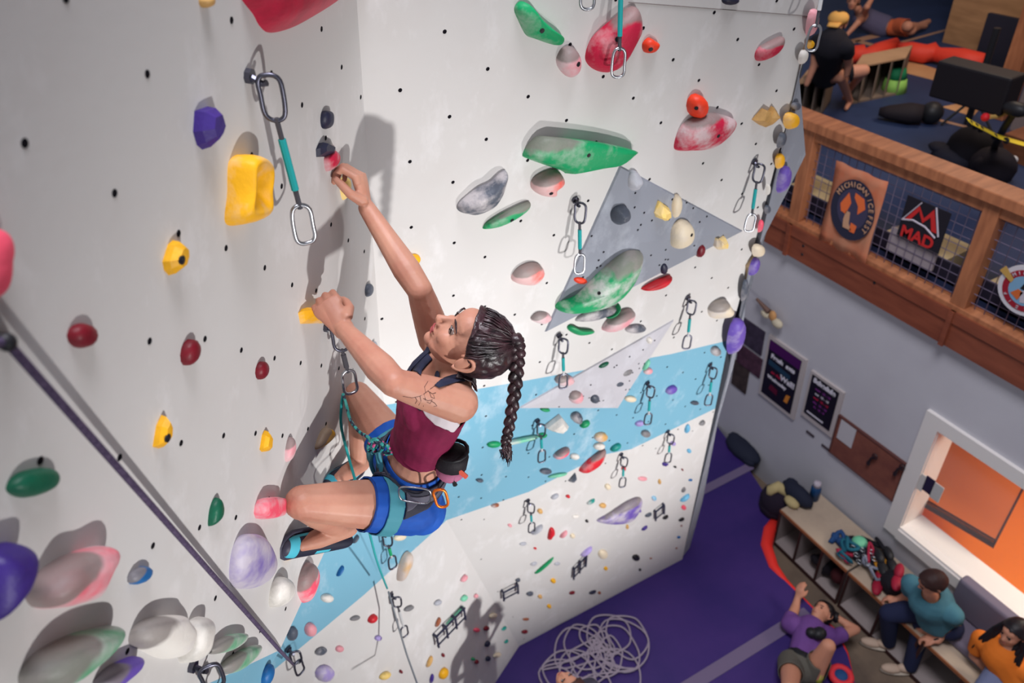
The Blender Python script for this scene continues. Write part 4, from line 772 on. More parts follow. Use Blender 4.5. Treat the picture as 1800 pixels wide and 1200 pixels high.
# black duffel
q = mz(1592, 205); u_ = unit(mz(1640, 203) - mz(1550, 200)); q2 = mz(1596, 200)
t = empty('duffel_bag', q2, 'long black duffel lying on the navy mat by the railing', 'bag')
a, b = mz(1545, 196, .1), mz(1622, 200, .12); mb = MB().tube([a, a + (b - a) * .2, a + (b - a) * .7, b], [.05, .09, .14, .12], 10, flat=.8); mb.build('body', mat('duffel', s2l(30, 24, 30), .8), t, smooth=True)
c = mz(1638, 198, .12); MB().ball(c, (.12, .12, .12)).build('end_pocket', BLACK, t, smooth=True)
# monitor on a stand, speaker
q = mz(1700, 218); t = empty('speaker_stand', q, 'black stand carrying a wide black speaker box on the mezzanine', 'stand')
top = np.array([q[0], q[1], Zm + 1.0])
MB().tube([q, top], .035, 8).build('pole', BLACK, t)
for an in (0, 2.1, 4.2): MB().tube([q + [.28 * math.cos(an), .28 * math.sin(an), 0.01], q + [0, 0, .3]], .015, 6).build('leg', BLACK, t)
bxo = at_z(1715, 150, 4.1); 
sp = MB().box((-.33, -.11, -.16), (.33, .11, .16), Matrix.Translation(bxo) @ Matrix.Rotation(.05, 4, 'Z')).build('speaker_box', mat('spk', s2l(22, 18, 24), .6), loc=bxo); tag(bevel(sp, .02), 'wide black speaker box on a stand on the mezzanine', 'speaker')
MB().tube([at_z(1690, 170, 4.0) , q + [0, 0, .2]], .012, 6).tube([at_z(1728, 175, 4.0), q + [0, 0, .2]], .014, 6).build('strut', BLACK, t)
# dark screen leaning behind
P = [mz(1712, 112), mz(1742, 112)]; 
sc_ = MB().box((P[0][0], P[0][1] - .03, Zm + .0), (P[0][0] + .75, P[0][1] + .03, Zm + .62)).build('dark_panel', mat('pnl', s2l(30, 32, 46), .7)); tag(sc_, 'dark panel leaning at the end of the red padding roll', 'panel')
# caution tape
a, b, c = at_z(1703, 212, 3.95), at_z(1755, 240, 3.75), at_z(1830, 262, 3.7)
tp = MB(); tp.tube([a, b, c], .05, 4, flat=.1, up=(.4, 1, 0)); tpo = tp.build('caution_tape', mat('tape_yellow', s2l(230, 200, 50), .6)); tag(tpo, 'yellow and black caution tape tied across the mezzanine', 'tape')
for i, k in enumerate((.12, .30, .48, .95, 1.25)):
    p = a + (b - a) * k if k < 1 else b + (c - b) * (k - 1); MB().ball(p + [0, -.035, .0], (.03, .012, .03), nu=6, nv=4).build('black_mark', BLACK, tpo)
# clutter by the railing : backpacks, poles, boxes
def lump(px, z, r, name, label, cat, color, group=None, n=3, seed=0, Z0=None):
    p = at_z(px[0], px[1], (Zm if Z0 is None else Z0) + z); rnd = random.Random(seed); mb = MB()
    mb.ball(p, r, nu=12, nv=8)
    for k in range(n): mb.ball(p + [rnd.uniform(-1, 1) * r[0] * .7, rnd.uniform(-1, 1) * r[1] * .7, rnd.uniform(-.6, .5) * r[2]], [v * rnd.uniform(.4, .65) for v in r], nu=9, nv=6)
    o = mb.build(name, mat(name + color[0] if isinstance(color[0], str) else 'c%02d%02d%02d' % tuple(int(v * 99) for v in color), color, .8), smooth=True); return tag(o, label, cat, group)
pk = lump((1712, 262), .2, (.26, .2, .22), 'backpack', 'black backpack on the mezzanine just behind the top rail', 'bag', s2l(26, 22, 30), seed=3)
lump((1678, 278), .10, (.24, .15, .12), 'jacket', 'dark jacket heap left of the black backpack behind the rail', 'jacket', s2l(30, 30, 44), seed=5)
lump((1745, 292), .16, (.22, .15, .18), 'gear_bag', 'dark gear bag right of the black backpack behind the rail', 'bag', s2l(32, 26, 34), seed=7)
q = at_z(1768, 280, 3.3); t = MB().ball(q, (.05, .04, .04)).ball(q + [.07, 0, .02], (.04, .03, .04)).ball(q + [.03, .02, -.05], (.05, .03, .03)).build('white_tape_roll', mat('whitebits', s2l(200, 195, 195), .6), smooth=True); tag(t, 'small white climbing tape rolls at the right end behind the rail', 'tape')
bx_ = mz(1800, 275); o = MB().box(bx_ + [-.15, -.2, 0], bx_ + [.5, .3, .24]).build('wooden_box', wood('box_wood', s2l(104, 62, 42), s2l(128, 80, 54), (3, 3, 10))); tag(o, 'wooden box at the right edge of the mezzanine', 'box')
# grey cabinet at right with purple monitor edge and clip light
q = mz(1792, 235); o = MB().box(q + [-.12, 0, 0], q + [.7, .5, .9]).build('grey_cabinet', mat('cab', s2l(128, 112, 108), .7)); tag(bevel(o, .01), 'grey cabinet at the right edge behind the caution tape', 'cabinet')
t = empty('rope_end', at_z(1735, 205, 3.9), 'red tipped yellow rope end hanging beside the speaker stand', 'rope')
MB().tube([at_z(1738, 206, 3.95), at_z(1755, 204, 3.93), at_z(1775, 196, 3.98)], .018, 6).build('rope', mat('rope_yel', s2l(200, 160, 90), .7), t); MB().ball(at_z(1732, 206, 3.95), .035).build('tip', mat('tip_red', s2l(200, 30, 40), .5), t)
t = empty('metal_frame', at_z(1783, 195, 4.0), 'black metal frame with cables at the right edge of the mezzanine', 'frame')
MB().tube([at_z(1745, 265, 3.4), at_z(1765, 225, 3.8), at_z(1788, 190, 4.05), at_z(1812, 185, 4.1)], .03, 8).ball(at_z(1785, 192, 4.05), (.11, .06, .06)).build('bar', BLACK, t, smooth=True)
# ------------------------------------------------------------------ things on the back wall
def framed(outer, inner, label, cat, fc, pc, extra=None, fr=True):
    x0, x1, z0, z1 = outer; o = MB().box((x0, 4.975, z0), (x1, 5.0, z1)).build('framed_poster' if fr else 'poster', mat('fr%s' % label[:12], fc, .5), loc=((x0 + x1) / 2, 5, z0)); tag(o, label, cat)
    a0, a1, b0, b1 = inner
    MB().box((a0, 4.970, b0), (a1, 4.976, b1)).build('print', mat('pr%s' % label[:12], pc, .45, .4), o); return o
GRY = s2l(188, 178, 176)
o1, o2 = (-4.30, -3.76, .90, 1.685), (-3.70, -3.29, .885, 1.44)
def av(pts): P = [at_y(*p, 4.97) for p in pts]; return [(P[0][0] + P[3][0]) / 2, (P[1][0] + P[2][0]) / 2, (P[2][2] + P[3][2]) / 2, (P[0][2] + P[1][2]) / 2]
o1 = av([(1350.6, 587.5), (1415, 633), (1395, 741), (1333, 690)]); i1 = av([(1353, 594), (1411, 635), (1389, 735), (1336, 688)])
i1 = [o1[0] + .035, o1[1] - .05, o1[2] + .05, o1[3] - .04]
p1 = framed(o1, i1, 'larger framed black chalk poster with purple header on the back wall', 'poster', GRY, s2l(20, 16, 30))
w1 = i1[1] - i1[0]; h1 = i1[3] - i1[2]; X1 = (i1[0] + i1[1]) / 2
quad([(i1[0], i1[3] - .16 * h1), (i1[1], i1[3] - .16 * h1), (i1[1], i1[3]), (i1[0], i1[3])], 'header', mat('hdr', s2l(70, 18, 84), .5), p1, 4.969)
PW = mat('poster_white', s2l(215, 210, 220), .6); PR = mat('poster_red', s2l(190, 30, 70), .6); PT = mat('poster_teal', s2l(30, 60, 84), .6); PO = mat('poster_orange', s2l(210, 130, 50), .6); PPU = mat('poster_purple', s2l(130, 50, 140), .6)
text('Fresh  sets', .075, (X1, 4.967, i1[3] - .25 * h1), (1, 0, 0), (0, 0, 1), PW, p1, bold=.003)
text('on the', .05, (X1 - .06, 4.967, i1[3] - .52 * h1), (1, 0, 0), (0, 0, 1), PR, p1)
text('Wall!', .09, (X1 + .10, 4.967, i1[3] - .50 * h1), (1, 0, 0), (0, 0, 1), PW, p1, bold=.003)
text('Wednesday', .055, (X1 - .03, 4.967, i1[3] - .63 * h1), (1, 0, 0), (0, 0, 1), PW, p1, bold=.002)
quad([(X1 - .12, i1[3] - .84 * h1), (X1, i1[3] - .86 * h1), (X1 + .0, i1[3] - .76 * h1), (X1 - .1, i1[3] - .74 * h1)], 'drawing', mat('dred', s2l(90, 14, 44), .6), p1, 4.968)
quad([(X1 + .1, i1[3] - .86 * h1), (X1 + .15, i1[3] - .86 * h1), (X1 + .17, i1[3] - .70 * h1), (X1 + .12, i1[3] - .72 * h1)], 'drawing', PO, p1, 4.968)
quad([(X1 - .18, i1[3] - .42 * h1), (X1 + .12, i1[3] - .44 * h1), (X1 + .12, i1[3] - .36 * h1), (X1 - .18, i1[3] - .33 * h1)], 'drawing', PT, p1, 4.968)
o2 = av([(1426, 650), (1481, 692), (1462, 772), (1406.5, 727)]); i2 = [o2[0] + .03, o2[1] - .045, o2[2] + .06, o2[3] - .03]
p2 = framed(o2, i2, 'smaller framed black chalk poster headed Schedule on the back wall', 'poster', GRY, s2l(20, 16, 28))
X2 = (i2[0] + i2[1]) / 2; h2 = i2[3] - i2[2]
text('Schedule', .075, (X2, 4.967, i2[3] - .09 * h2), (1, 0, 0), (0, 0, 1), PW, p2, bold=.004)
for k in range(5): text(['mon  10 - 10', 'tue  10 - 10', 'wed  10 - 10', 'thu  10 - 10', 'fri  10 - 9'][k], .036, (X2, 4.967, i2[3] - (.26 + .11 * k) * h2), (1, 0, 0), (0, 0, 1), [PPU, PW, PR, PW, PPU][k] if k in (1, 2) else PPU, p2)
quad([(X2 - .13, i2[2] + .07 * h2), (X2 + .08, i2[2] + .07 * h2), (X2 + .08, i2[2] + .11 * h2), (X2 - .13, i2[2] + .11 * h2)], 'underline', PW, p2, 4.968)
for pts, lab, c in (([(1306, 560), (1341, 584), (1336, 627), (1298, 600)], 'dark photo print on the back wall left of the posters, upper', s2l(52, 44, 58)), ([(1298, 606), (1337, 632), (1333, 665), (1290, 636)], 'dark reddish photo print on the back wall, middle of three', s2l(66, 42, 54)), ([(1291, 631), (1314, 655), (1307.5, 695), (1282, 672)], 'small dark photo print on the back wall, lowest of three', s2l(58, 48, 44))):
    x0, x1, z0, z1 = av(pts); q = MB().box((x0, 4.985, z0), (x1, 5.0, z1)).build('photo_print', mat('pp' + lab[:30], c, .5, c2=tuple(v * 1.8 for v in c), scale=9)); tag(q, lab, 'poster', 'photo prints on the back wall')
x0, x1, z0, z1 = av([(1475, 730), (1591.5, 820), (1566, 886), (1458, 789)])
cb = MB().box((x0, 4.98, z0), (min(x1, -2.52), 5.0, z1)).build('cork', mat('cork', s2l(116, 66, 58), .9, c2=s2l(134, 80, 66), scale=5), loc=((x0 + x1) / 2, 5, z0)); cb.name = 'notice_board'; tag(cb, 'brown cork notice board left of the orange window', 'notice board')
MB().box((x0 - .01, 4.974, z1 - .008), (-2.51, 5.0, z1 + .008)).box((x0 - .01, 4.974, z0 - .008), (-2.51, 5.0, z0 + .008)).box((x0 - .01, 4.974, z0), (x0 + .005, 5.0, z1)).build('frame', mat('cork_frame', s2l(96, 58, 54), .6), cb)
a0, a1, b0, b1 = av([(1478, 738), (1504, 755), (1496, 789), (1470, 769)]); pp = MB().box((a0, 4.974, b0), (a1, 4.979, b1)).build('paper_notice', mat('paper', s2l(196, 192, 196), .8)); tag(pp, 'white paper sheet pinned to the cork notice board', 'paper')
for (x, y), lab in (((1530, 808), 'dark carabiner bundle hanging at the middle of the notice board'), ((1577, 827), 'dark keys hanging at the right end of the notice board')):
    p = at_y(x, y, 4.95); o = MB().tube([p + [.03, 0, .07], p + [.0, 0, .02], p + [-.015, 0, -.07]], .012, 6).tube([p + [.03 + .025 * math.cos(t), 0, .07 + .03 * math.sin(t)] for t in np.arange(8) * .785], .006, 5, closed=True).ball(p + [-.01, 0, -.05], (.02, .012, .03)).build('hanging_key', mat('keys', s2l(40, 28, 36), .5)); tag(o, lab, 'key ring', 'small things hanging on the notice board')
for (x, y), lab in (((1425, 762), 'small dark wall switch below the posters'), ((1452, 786), 'dark slot plate on the wall left of the notice board')):
    p = at_y(x, y, 5); o = MB().box(p + [-.05, -.012, -.012], p + [.05, 0, .012]).build('wall_plate', mat('plate', s2l(70, 60, 66), .6)); tag(o, lab, 'wall plate')
# small wall bracket shelf, blurred gold and white object on the wall above the posters
p = at_y(1350, 555, 4.92); t = empty('wall_hook', at_y(1350, 555, 5.0), 'golden and white ornament fixed high on the grey back wall', 'ornament')
MB().tube([at_y(1330, 525, 4.93), at_y(1352, 548, 4.93)], [.015, .03], 6).build('stem', mat('orn_br', s2l(110, 84, 74), .7), t)
MB().ball(at_y(1345, 552, 4.93), (.06, .03, .04)).ball(at_y(1366, 568, 4.93), (.07, .04, .05)).build('white_body', mat('orn_wh', s2l(196, 184, 160), .7), t, smooth=True)
MB().ball(at_y(1358, 555, 4.92), (.045, .03, .06)).build('gold_body', mat('orn_gold', s2l(190, 140, 90), .6), t, smooth=True)
# ------------------------------------------------------------------ cubby bench under the window
CT = mat('cubby_top', s2l(184, 164, 144), .55, c2=s2l(168, 150, 132), scale=2); CS = mat('cubby_side', s2l(150, 138, 136), .7); DED = mat('cubby_edge', s2l(60, 34, 34), .6)
F0 = -.25
def wallbench(x0, x1, n_, label):
    z = .31; y0, y1 = 4.47, 4.96; o = empty('cubby_bench', ((x0 + x1) / 2, 4.7, F0), label, 'bench', 'cubby benches along the back wall')
    bevel(MB().box((x0, y0, z - .03), (x1, y1, z)).build('bench_top', CT, o), .004, 1)
    MB().box((x0, y0 - .012, z - .035), (x1, y0, z - .002)).build('edge_strip', mat('edge_or', s2l(150, 92, 60), .6), o)
    MB().box((x0, y0, F0 + .02), (x1, y1, F0 + .05)).build('base_board', CS, o); MB().box((x0, y1 - .02, F0), (x1, y1, z - .03)).build('back_board', CS, o)
    MB().box((x0, y0 - .008, F0), (x1, y0, F0 + .05)).build('kick_board', DED, o)
    for k in range(n_ + 1):
        x = x0 + (x1 - x0 - .02) * k / n_; MB().box((x, y0 + .004, F0 + .05), (x + .02, y1 - .02, z - .03)).build('divider', CS, o); MB().box((x - .002, y0 - .006, F0 + .04), (x + .022, y0 + .004, z - .03)).build('divider_edge', DED, o)
    return o
wallbench(-3.28, -2.42, 3, 'cubby bench under the notice board, left one of the row')
wallbench(-2.40, -1.62, 2, 'cubby bench under the window corner beside the seated man')
wallbench(-1.60, -.82, 2, 'cubby bench with cushion between the seated man and woman')
wallbench(-.80, .2, 2, 'cubby bench at the right edge under the woman')
CUS = mat('cushion_grey', s2l(112, 104, 120), .9)
def cush(lo, hi, label, rot=0):
    o = MB().box(lo, hi).build('cushion', CUS); bevel(o, .03, 3); return tag(o, label, 'cushion', 'grey cushions on the bench')
cush((-1.62, 4.62, .31), (-1.05, 4.94, .40), 'grey seat cushion right of the seated man'); cush((-1.70, 4.86, .40), (-1.10, 4.97, .78), 'grey back cushion leaning on the wall right of the seated man')
cush((-1.03, 4.60, .31), (-.35, 4.94, .40), 'grey seat cushion beneath the seated woman')
# ------------------------------------------------------------------ people
SKIN = mat('skin_warm', s2l(190, 138, 116), .5, .35, c2=s2l(180, 122, 102), scale=7, bump=.12, bscale=120, sss=.12)
SKIN2 = mat('skin_person', s2l(196, 136, 110), .55, .3)
HAIR = mat('hair_dark', s2l(30, 20, 24), .38, .5, c2=s2l(64, 38, 44), scale=22, bump=.6, bscale=70)
def bone_fields(V, bones):
    """nearest bone (by distance over radius) and position along it, per vertex"""
    best = np.full(len(V), 1e9); bid = np.zeros(len(V), int); bt = np.zeros(len(V))
    for k, (nm, P, R) in enumerate(bones):
        P = np.array(P); ln = np.linalg.norm(P[1:] - P[:-1], axis=1); tot = ln.sum() or 1; acc = 0
        for i in range(len(P) - 1):
            d = P[i + 1] - P[i]; t = np.clip(((V - P[i]) @ d) / max(d @ d, 1e-9), 0, 1); D = np.linalg.norm(V - P[i] - t[:, None] * d, axis=1)
            r = R[i] + (R[i + 1] - R[i]) * t; q = D / r; m_ = q < best
            best[m_] = q[m_]; bid[m_] = k; bt[m_] = (acc + t[m_] * ln[i]) / tot; acc += ln[i]
    return bid, bt, best
def remesh(mb, voxel, name, material, parent, smooth_it=4):
    me = bpy.data.meshes.new(name); me.from_pydata(mb.v, [], mb.f); o = bpy.data.objects.new(name, me); COL.objects.link(o)
    m1 = o.modifiers.new('r', 'REMESH'); m1.mode = 'VOXEL'; m1.voxel_size = voxel; m1.use_smooth_shade = True
    m2 = o.modifiers.new('s', 'SMOOTH'); m2.factor = .5; m2.iterations = smooth_it
    dg = bpy.context.evaluated_depsgraph_get(); me2 = bpy.data.meshes.new_from_object(o.evaluated_get(dg)); bpy.data.objects.remove(o)
    n = len(me2.vertices); V = np.empty(n * 3); me2.vertices.foreach_get('co', V); V = V.reshape(-1, 3); N = np.empty(n * 3); me2.vertices.foreach_get('normal', N); N = N.reshape(-1, 3)
    Fc = [tuple(p.vertices) for p in me2.polygons]; bpy.data.meshes.remove(me2)
    return V, N, Fc
def shell(V, N, Fc, keep, off, name, material, parent, thick=.003, noise_amp=0, smooth=True, nsc=30, relax=0):
    k = np.asarray(keep); sel = [f for f in Fc if all(k[i] for i in f)]
    if not sel: return None
    idx = sorted({i for f in sel for i in f}); mp = {j: n_ for n_, j in enumerate(idx)}
    P = V[idx] + N[idx] * off; ff = [tuple(mp[i] for i in f) for f in sel]
    if relax:   # relax the border loop so hems run clean
        ec = {}
        for f in ff:
            for a, b in zip(f, f[1:] + f[:1]): e_ = (min(a, b), max(a, b)); ec[e_] = ec.get(e_, 0) + 1
        nb = {}
        for (a, b), c in ec.items():
            if c == 1: nb.setdefault(a, []).append(b); nb.setdefault(b, []).append(a)
        for _ in range(relax):
            Q = P.copy()
            for a, l in nb.items():
                if len(l) == 2: Q[a] = P[a] * .4 + (P[l[0]] + P[l[1]]) * .3
            P = Q
    if noise_amp: P = P + N[idx] * (np.array([noise.noise(Vector(p * nsc)) for p in P])[:, None] * noise_amp)
    o = link(name, P, ff, material, parent, smooth)
    s = o.modifiers.new('solid', 'SOLIDIFY'); s.thickness = thick; s.offset = 1
    return o
def head_parts(mb, C, ef, el, eu, s=1.0, female=True):
    A = np.array([ef, el, eu]); c = lambda x, y, z: C + s * (x * ef + y * el + z * eu)
    B = lambda p, r, n=(16, 12): mb.ball(c(*p), np.array(r) * s, A, *n)
    B((-.018, 0, .028), (.094, .075, .086), (22, 16)); B((.022, 0, -.022), (.070, .060, .082), (20, 14))
    B((.055, 0, -.086), (.030, .024, .024)); B((.027, .028, -.070), (.046, .020, .026)); B((.027, -.028, -.070), (.046, .020, .026))
    B((.058, .034, -.022), (.026, .022, .026)); B((.058, -.034, -.022), (.026, .022, .026))
    B((.066, 0, .026), (.020, .044, .018)); B((.044, 0, .048), (.044, .054, .042))
    mb.tube([c(.080, 0, .020), c(.094, 0, .0), c(.107, 0, -.018), c(.100, 0, -.028)], [.009 * s, .0095 * s, .0125 * s, .009 * s], 8)
    B((.095, .011, -.026), (.010, .007, .007), (8, 6)); B((.095, -.011, -.026), (.010, .007, .007), (8, 6))
    B((.082, 0, -.049), (.014, .023, .008), (12, 8)); B((.078, 0, -.060), (.014, .020, .008), (12, 8))
def ear(C, ef, el, eu, s, side, parent, material=None, name='ear'):
    c = lambda x, y, z: C + s * (x * ef + side * y * el + z * eu); pts = []
    for t in np.linspace(-.2, 1.15, 12) * math.pi: pts.append(c(-.012 - .016 * math.cos(t) * 1.0 + .002, .078 + .010 * math.sin(t * .9), .003 + .030 * math.sin(t) - .004))
    P = [c(.004, .073, .012), c(-.004, .080, .030), c(-.020, .086, .034), c(-.033, .088, .022), c(-.032, .086, .002), c(-.022, .081, -.016), c(-.010, .077, -.028), c(-.002, .074, -.026)]
    mb = MB().tube(catmull(P, 2)[:-2], .0055 * s, 8); mb.ball(c(-.014, .079, .003), (.019 * s, .006 * s, .029 * s), np.array([ef, el, eu]), 10, 8)
    return mb.build(name, material or SKIN, parent, smooth=True)
def hand_parts(mb, Wr, Kn, across, palm, curl=(50, 55, 35), s=1.0, spread=.0, thumb=1.0, fr=1.0):
    """Wr wrist, Kn centre of the knuckles, across: towards the index side, palm: direction the palm faces"""
    Wr, Kn = np.array(Wr, float), np.array(Kn, float); f = unit(Kn - Wr); across = unit(np.array(across, float) - f * f.dot(across)); palm = unit(np.cross(f, across)) * (1 if np.cross(f, across).dot(palm) > 0 else -1)
    L = np.linalg.norm(Kn - Wr)
    A = np.array([f, across, palm])
    mb.tube([Wr - f * .015, Wr + f * L * .3, Wr + f * L * .7, Kn], [.026 * s, .030 * s, .036 * s, .036 * s], 12, flat=.5, up=palm)
    tips = []
    for i, (w, ln, r) in enumerate(((.030, .96, .0092), (.010, 1.06, .0095), (-.010, 1.0, .0090), (-.029, .80, .0082))):
        p = Kn + across * w * s - f * abs(w) * .25; pts = [p - f * .02, p]; an = 0; d = f
        for k, seg in enumerate((.040, .025, .020)):
            an += math.radians(curl[k]); d = f * math.cos(an) + palm * math.sin(an) + across * spread * w * 8
            p = p + unit(d) * seg * ln * s; pts.append(p)
        q = [pts[0]] + [pts[1]] + [(pts[1] + pts[2]) / 2] + [pts[2]] + [(pts[2] + pts[3]) / 2] + pts[3:]
        R = [r * 1.05, r * 1.12, r * .98, r * 1.04, r * .92, r * .95, r * .78]
        mb.tube(q, np.array(R) * s * fr, 9); mb.ball(pts[-1], r * .8 * s * fr, nu=9, nv=7); tips.append(pts[-1])
        for k in (1, 2): mb.ball(pts[k], r * (1.14 if k == 1 else 1.02) * s * fr, nu=9, nv=7)
    b0 = Wr + f * L * .25 + across * .022 * s; b1 = b0 + (f * .55 + across * .65 * thumb + palm * .45) * .042 * s; b2 = b1 + (f * .85 + across * .05 + palm * .5) * .030 * s; b3 = b2 + (f * .8 - across * .15 + palm * .6) * .022 * s
    mb.tube([b0 - f * .01, b0, b1, b2, b3], np.array([.015, .0155, .012, .0105, .008]) * s * fr, 10); mb.ball(b3, .0082 * s * fr, nu=9, nv=7)
    return tips
def limb(mb, bones, nm, P, R, n=14, flat=1.0, up=None):
    P = [np.array(p, float) for p in P]; Q, S = [], []
    for i in range(len(P) - 1):
        for t in (0, .5): Q.append(P[i] * (1 - t) + P[i + 1] * t); S.append(R[i] * (1 - t) + R[i + 1] * t)
    Q.append(P[-1]); S.append(R[-1]); mb.tube(Q, S, n, flat=flat, up=up); mb.ball(P[0], R[0], nu=n, nv=9); mb.ball(P[-1], R[-1], nu=n, nv=9)
    if bones is not None: bones.append((nm, P, R))
# ================================================================== the climber
O_ = np.array([-2.093, .307, 4.762]); NH = unit(np.array([.606, .795, 0])); LH = np.array([NH[1], -NH[0], 0])
def Wd(a, l, u): return O_ + a * NH + l * LH + u * np.array([0, 0, 1.])
def Wv(a, l, u): return unit(a * NH + l * LH + u * np.array([0, 0, 1.]))
def at_l(x, y, l):
    r = ray(x, y); t = (l + (O_ - CAM).dot(LH)) / r.dot(LH); return CAM + r * t
def bez(a, b, c, t): return a * (1 - t) ** 2 + 2 * b * t * (1 - t) + c * t * t
shL, shR = at_l(806, 708, .385), at_l(766, 596, .09); elL, elR = at_l(692, 672, .49), at_l(738, 510, .13)
hipL, hipR = at_l(722, 888, .35), at_l(706, 808, .17); kneeL, kneeR = at_l(531, 883, .53), at_l(629, 694, -.05)
ankL, ankR = at_l(600, 931, .40), at_l(629, 818, .035)
W1, K1 = at_l(645, 366, -.02), at_l(630, 306, -.055); W2, K2_ = at_l(604, 578, .305), at_l(571, 533, .25)
toeL = hit(516, 962, nP, dP, .03); toeR = hit(588, 846, nP, dP, .035)
root = empty('person', (Wd(0.25, .25, -.2)), 'woman in maroon tank top and blue shorts climbing the overhanging wall', 'person')
mb = MB(); bones = []
shM, hpM = (shL + shR) / 2, (hipL + hipR) / 2; ax = unit(shM - hpM); TL = np.linalg.norm(shM - hpM)
latS, latH = unit(shL - shR), unit(hipL - hipR)
def tsec(s, w, d, fwd=0.0):
    c = hpM + ax * TL * s; lat = unit(latH * (1 - min(max(s, 0), 1)) + latS * min(max(s, 0), 1)); lat = unit(lat - ax * lat.dot(ax)); f = np.cross(lat, ax)
    if f.dot(NH) > 0: f = -f
    c = c + f * fwd; return [c + lat * w * math.cos(t) + f * d * math.sin(t) * (1.0 if math.sin(t) > 0 else 1.0) for t in np.arange(24) * math.pi / 12], c
secs = [(-.24, .05, .05, 0), (-.20, .12, .085, -.005), (-.1, .150, .100, -.010), (.02, .154, .104, -.010), (.14, .142, .096, -.004), (.28, .126, .088, 0), (.40, .116, .082, .0), (.54, .124, .088, .002), (.68, .136, .096, .006), (.80, .142, .096, .004), (.90, .138, .084, 0), (.98, .115, .066, -.004), (1.05, .075, .05, -.008), (1.08, .03, .03, -.008)]
k = len(mb.v); rings = []
for s_, w_, d_, f_ in secs: r_, c_ = tsec(s_, w_, d_, f_); rings.append(r_); mb.v += [tuple(p) for p in r_]
for i in range(len(secs) - 1):
    for j in range(24): mb.f.append((k + i * 24 + j, k + i * 24 + (j + 1) % 24, k + (i + 1) * 24 + (j + 1) % 24, k + (i + 1) * 24 + j))
mb.f.append(tuple(range(k, k + 24))[::-1]); e_ = k + (len(secs) - 1) * 24; mb.f.append(tuple(range(e_, e_ + 24)))
bones.append(('torso', [hpM - ax * .1, hpM + ax * TL * .4, hpM + ax * TL * .95], [.15, .12, .14]))
fT = np.cross(latS, ax); fT = -fT if fT.dot(NH) > 0 else fT
for sg in (1, -1): mb.ball(hpM + ax * TL * .73 + latS * sg * .062 + fT * .052, (.050, .050, .055), nu=14, nv=10); mb.ball(hpM + latH * sg * .072 - fT * .055 - ax * .055, (.076, .076, .082), nu=16, nv=12)
# head frame
ef, eu = Wv(-.55, .0, .83), Wv(.83, .06, .55); ef = unit(ef - eu * ef.dot(eu)); el = np.cross(eu, ef); HC = at_l(823, 602, .275)
if el.dot(LH) < 0: el = -el
hcN = HC - ef * .035 - eu * .075
limb(mb, bones, 'neck', [shM + ax * .0 - fT * .008, shM * .45 + hcN * .55, hcN + eu * .04], [.058, .050, .048])
limb(mb, bones, 'trapL', [shM + ax * .03 - fT * .01, shL - (shL - shM) * .15], [.048, .046]); limb(mb, bones, 'trapR', [shM + ax * .03 - fT * .01, shR - (shR - shM) * .15], [.048, .044])
head_parts(mb, HC, ef, el, eu, 1.0); bones.append(('head', [HC - eu * .07, HC + eu * .06], [.09, .10]))
def mid(a, b, t): return a + (b - a) * t
limb(mb, bones, 'armL', [shL, mid(shL, elL, .35), mid(shL, elL, .75), elL], [.056, .051, .043, .037]); limb(mb, bones, 'foreL', [elL, mid(elL, W2, .25), mid(elL, W2, .6), W2], [.038, .042, .034, .025])
limb(mb, bones, 'armR', [shR, mid(shR, elR, .35), mid(shR, elR, .75), elR], [.055, .050, .043, .037]); limb(mb, bones, 'foreR', [elR, mid(elR, W1, .25), mid(elR, W1, .6), W1], [.038, .042, .034, .026])
limb(mb, bones, 'thighL', [hipL, mid(hipL, kneeL, .3), mid(hipL, kneeL, .7), kneeL], [.090, .083, .068, .052]); limb(mb, bones, 'thighR', [hipR, mid(hipR, kneeR, .3), mid(hipR, kneeR, .7), kneeR], [.088, .080, .064, .050])
def shin(nm, k_, a_, out, s=1.0):
    m1 = mid(k_, a_, .3) + out * .015; m2 = mid(k_, a_, .7) + out * .006
    limb(mb, bones, nm, [k_, m1, m2, a_], [.048 * s, .052 * s, .040 * s, .030 * s])
shin('shinL', kneeL, ankL, NH * .8, 1.0); shin('shinR', kneeR, ankR, NH * .8, .92)
footdirL, footdirR = unit(toeL - ankL), unit(toeR - ankR)
limb(mb, bones, 'footL', [ankL - footdirL * .03 - NH * .0, mid(ankL, toeL, .5), toeL - footdirL * .03], [.034, .033, .022]); limb(mb, bones, 'footR', [ankR - footdirR * .03, mid(ankR, toeR, .5), toeR - footdirR * .03], [.034, .032, .022])
tw = -nP
hand_parts(mb, W1, K1, LH + NH * .15, tw - np.array([0, 0, .4]), curl=(48, 62, 45), s=1.12, fr=1.08); hand_parts(mb, W2, K2_, -LH + np.array([0, 0, .75]), tw + np.array([0, 0, -.9]), curl=(40, 60, 45), s=1.12, fr=1.08, thumb=.7)
bones.append(('handR', [W1, K1], [.04, .05])); bones.append(('handL', [W2, K2_], [.04, .05]))
V, N, Fc = remesh(mb, .0036, 'body', SKIN, root, 5)
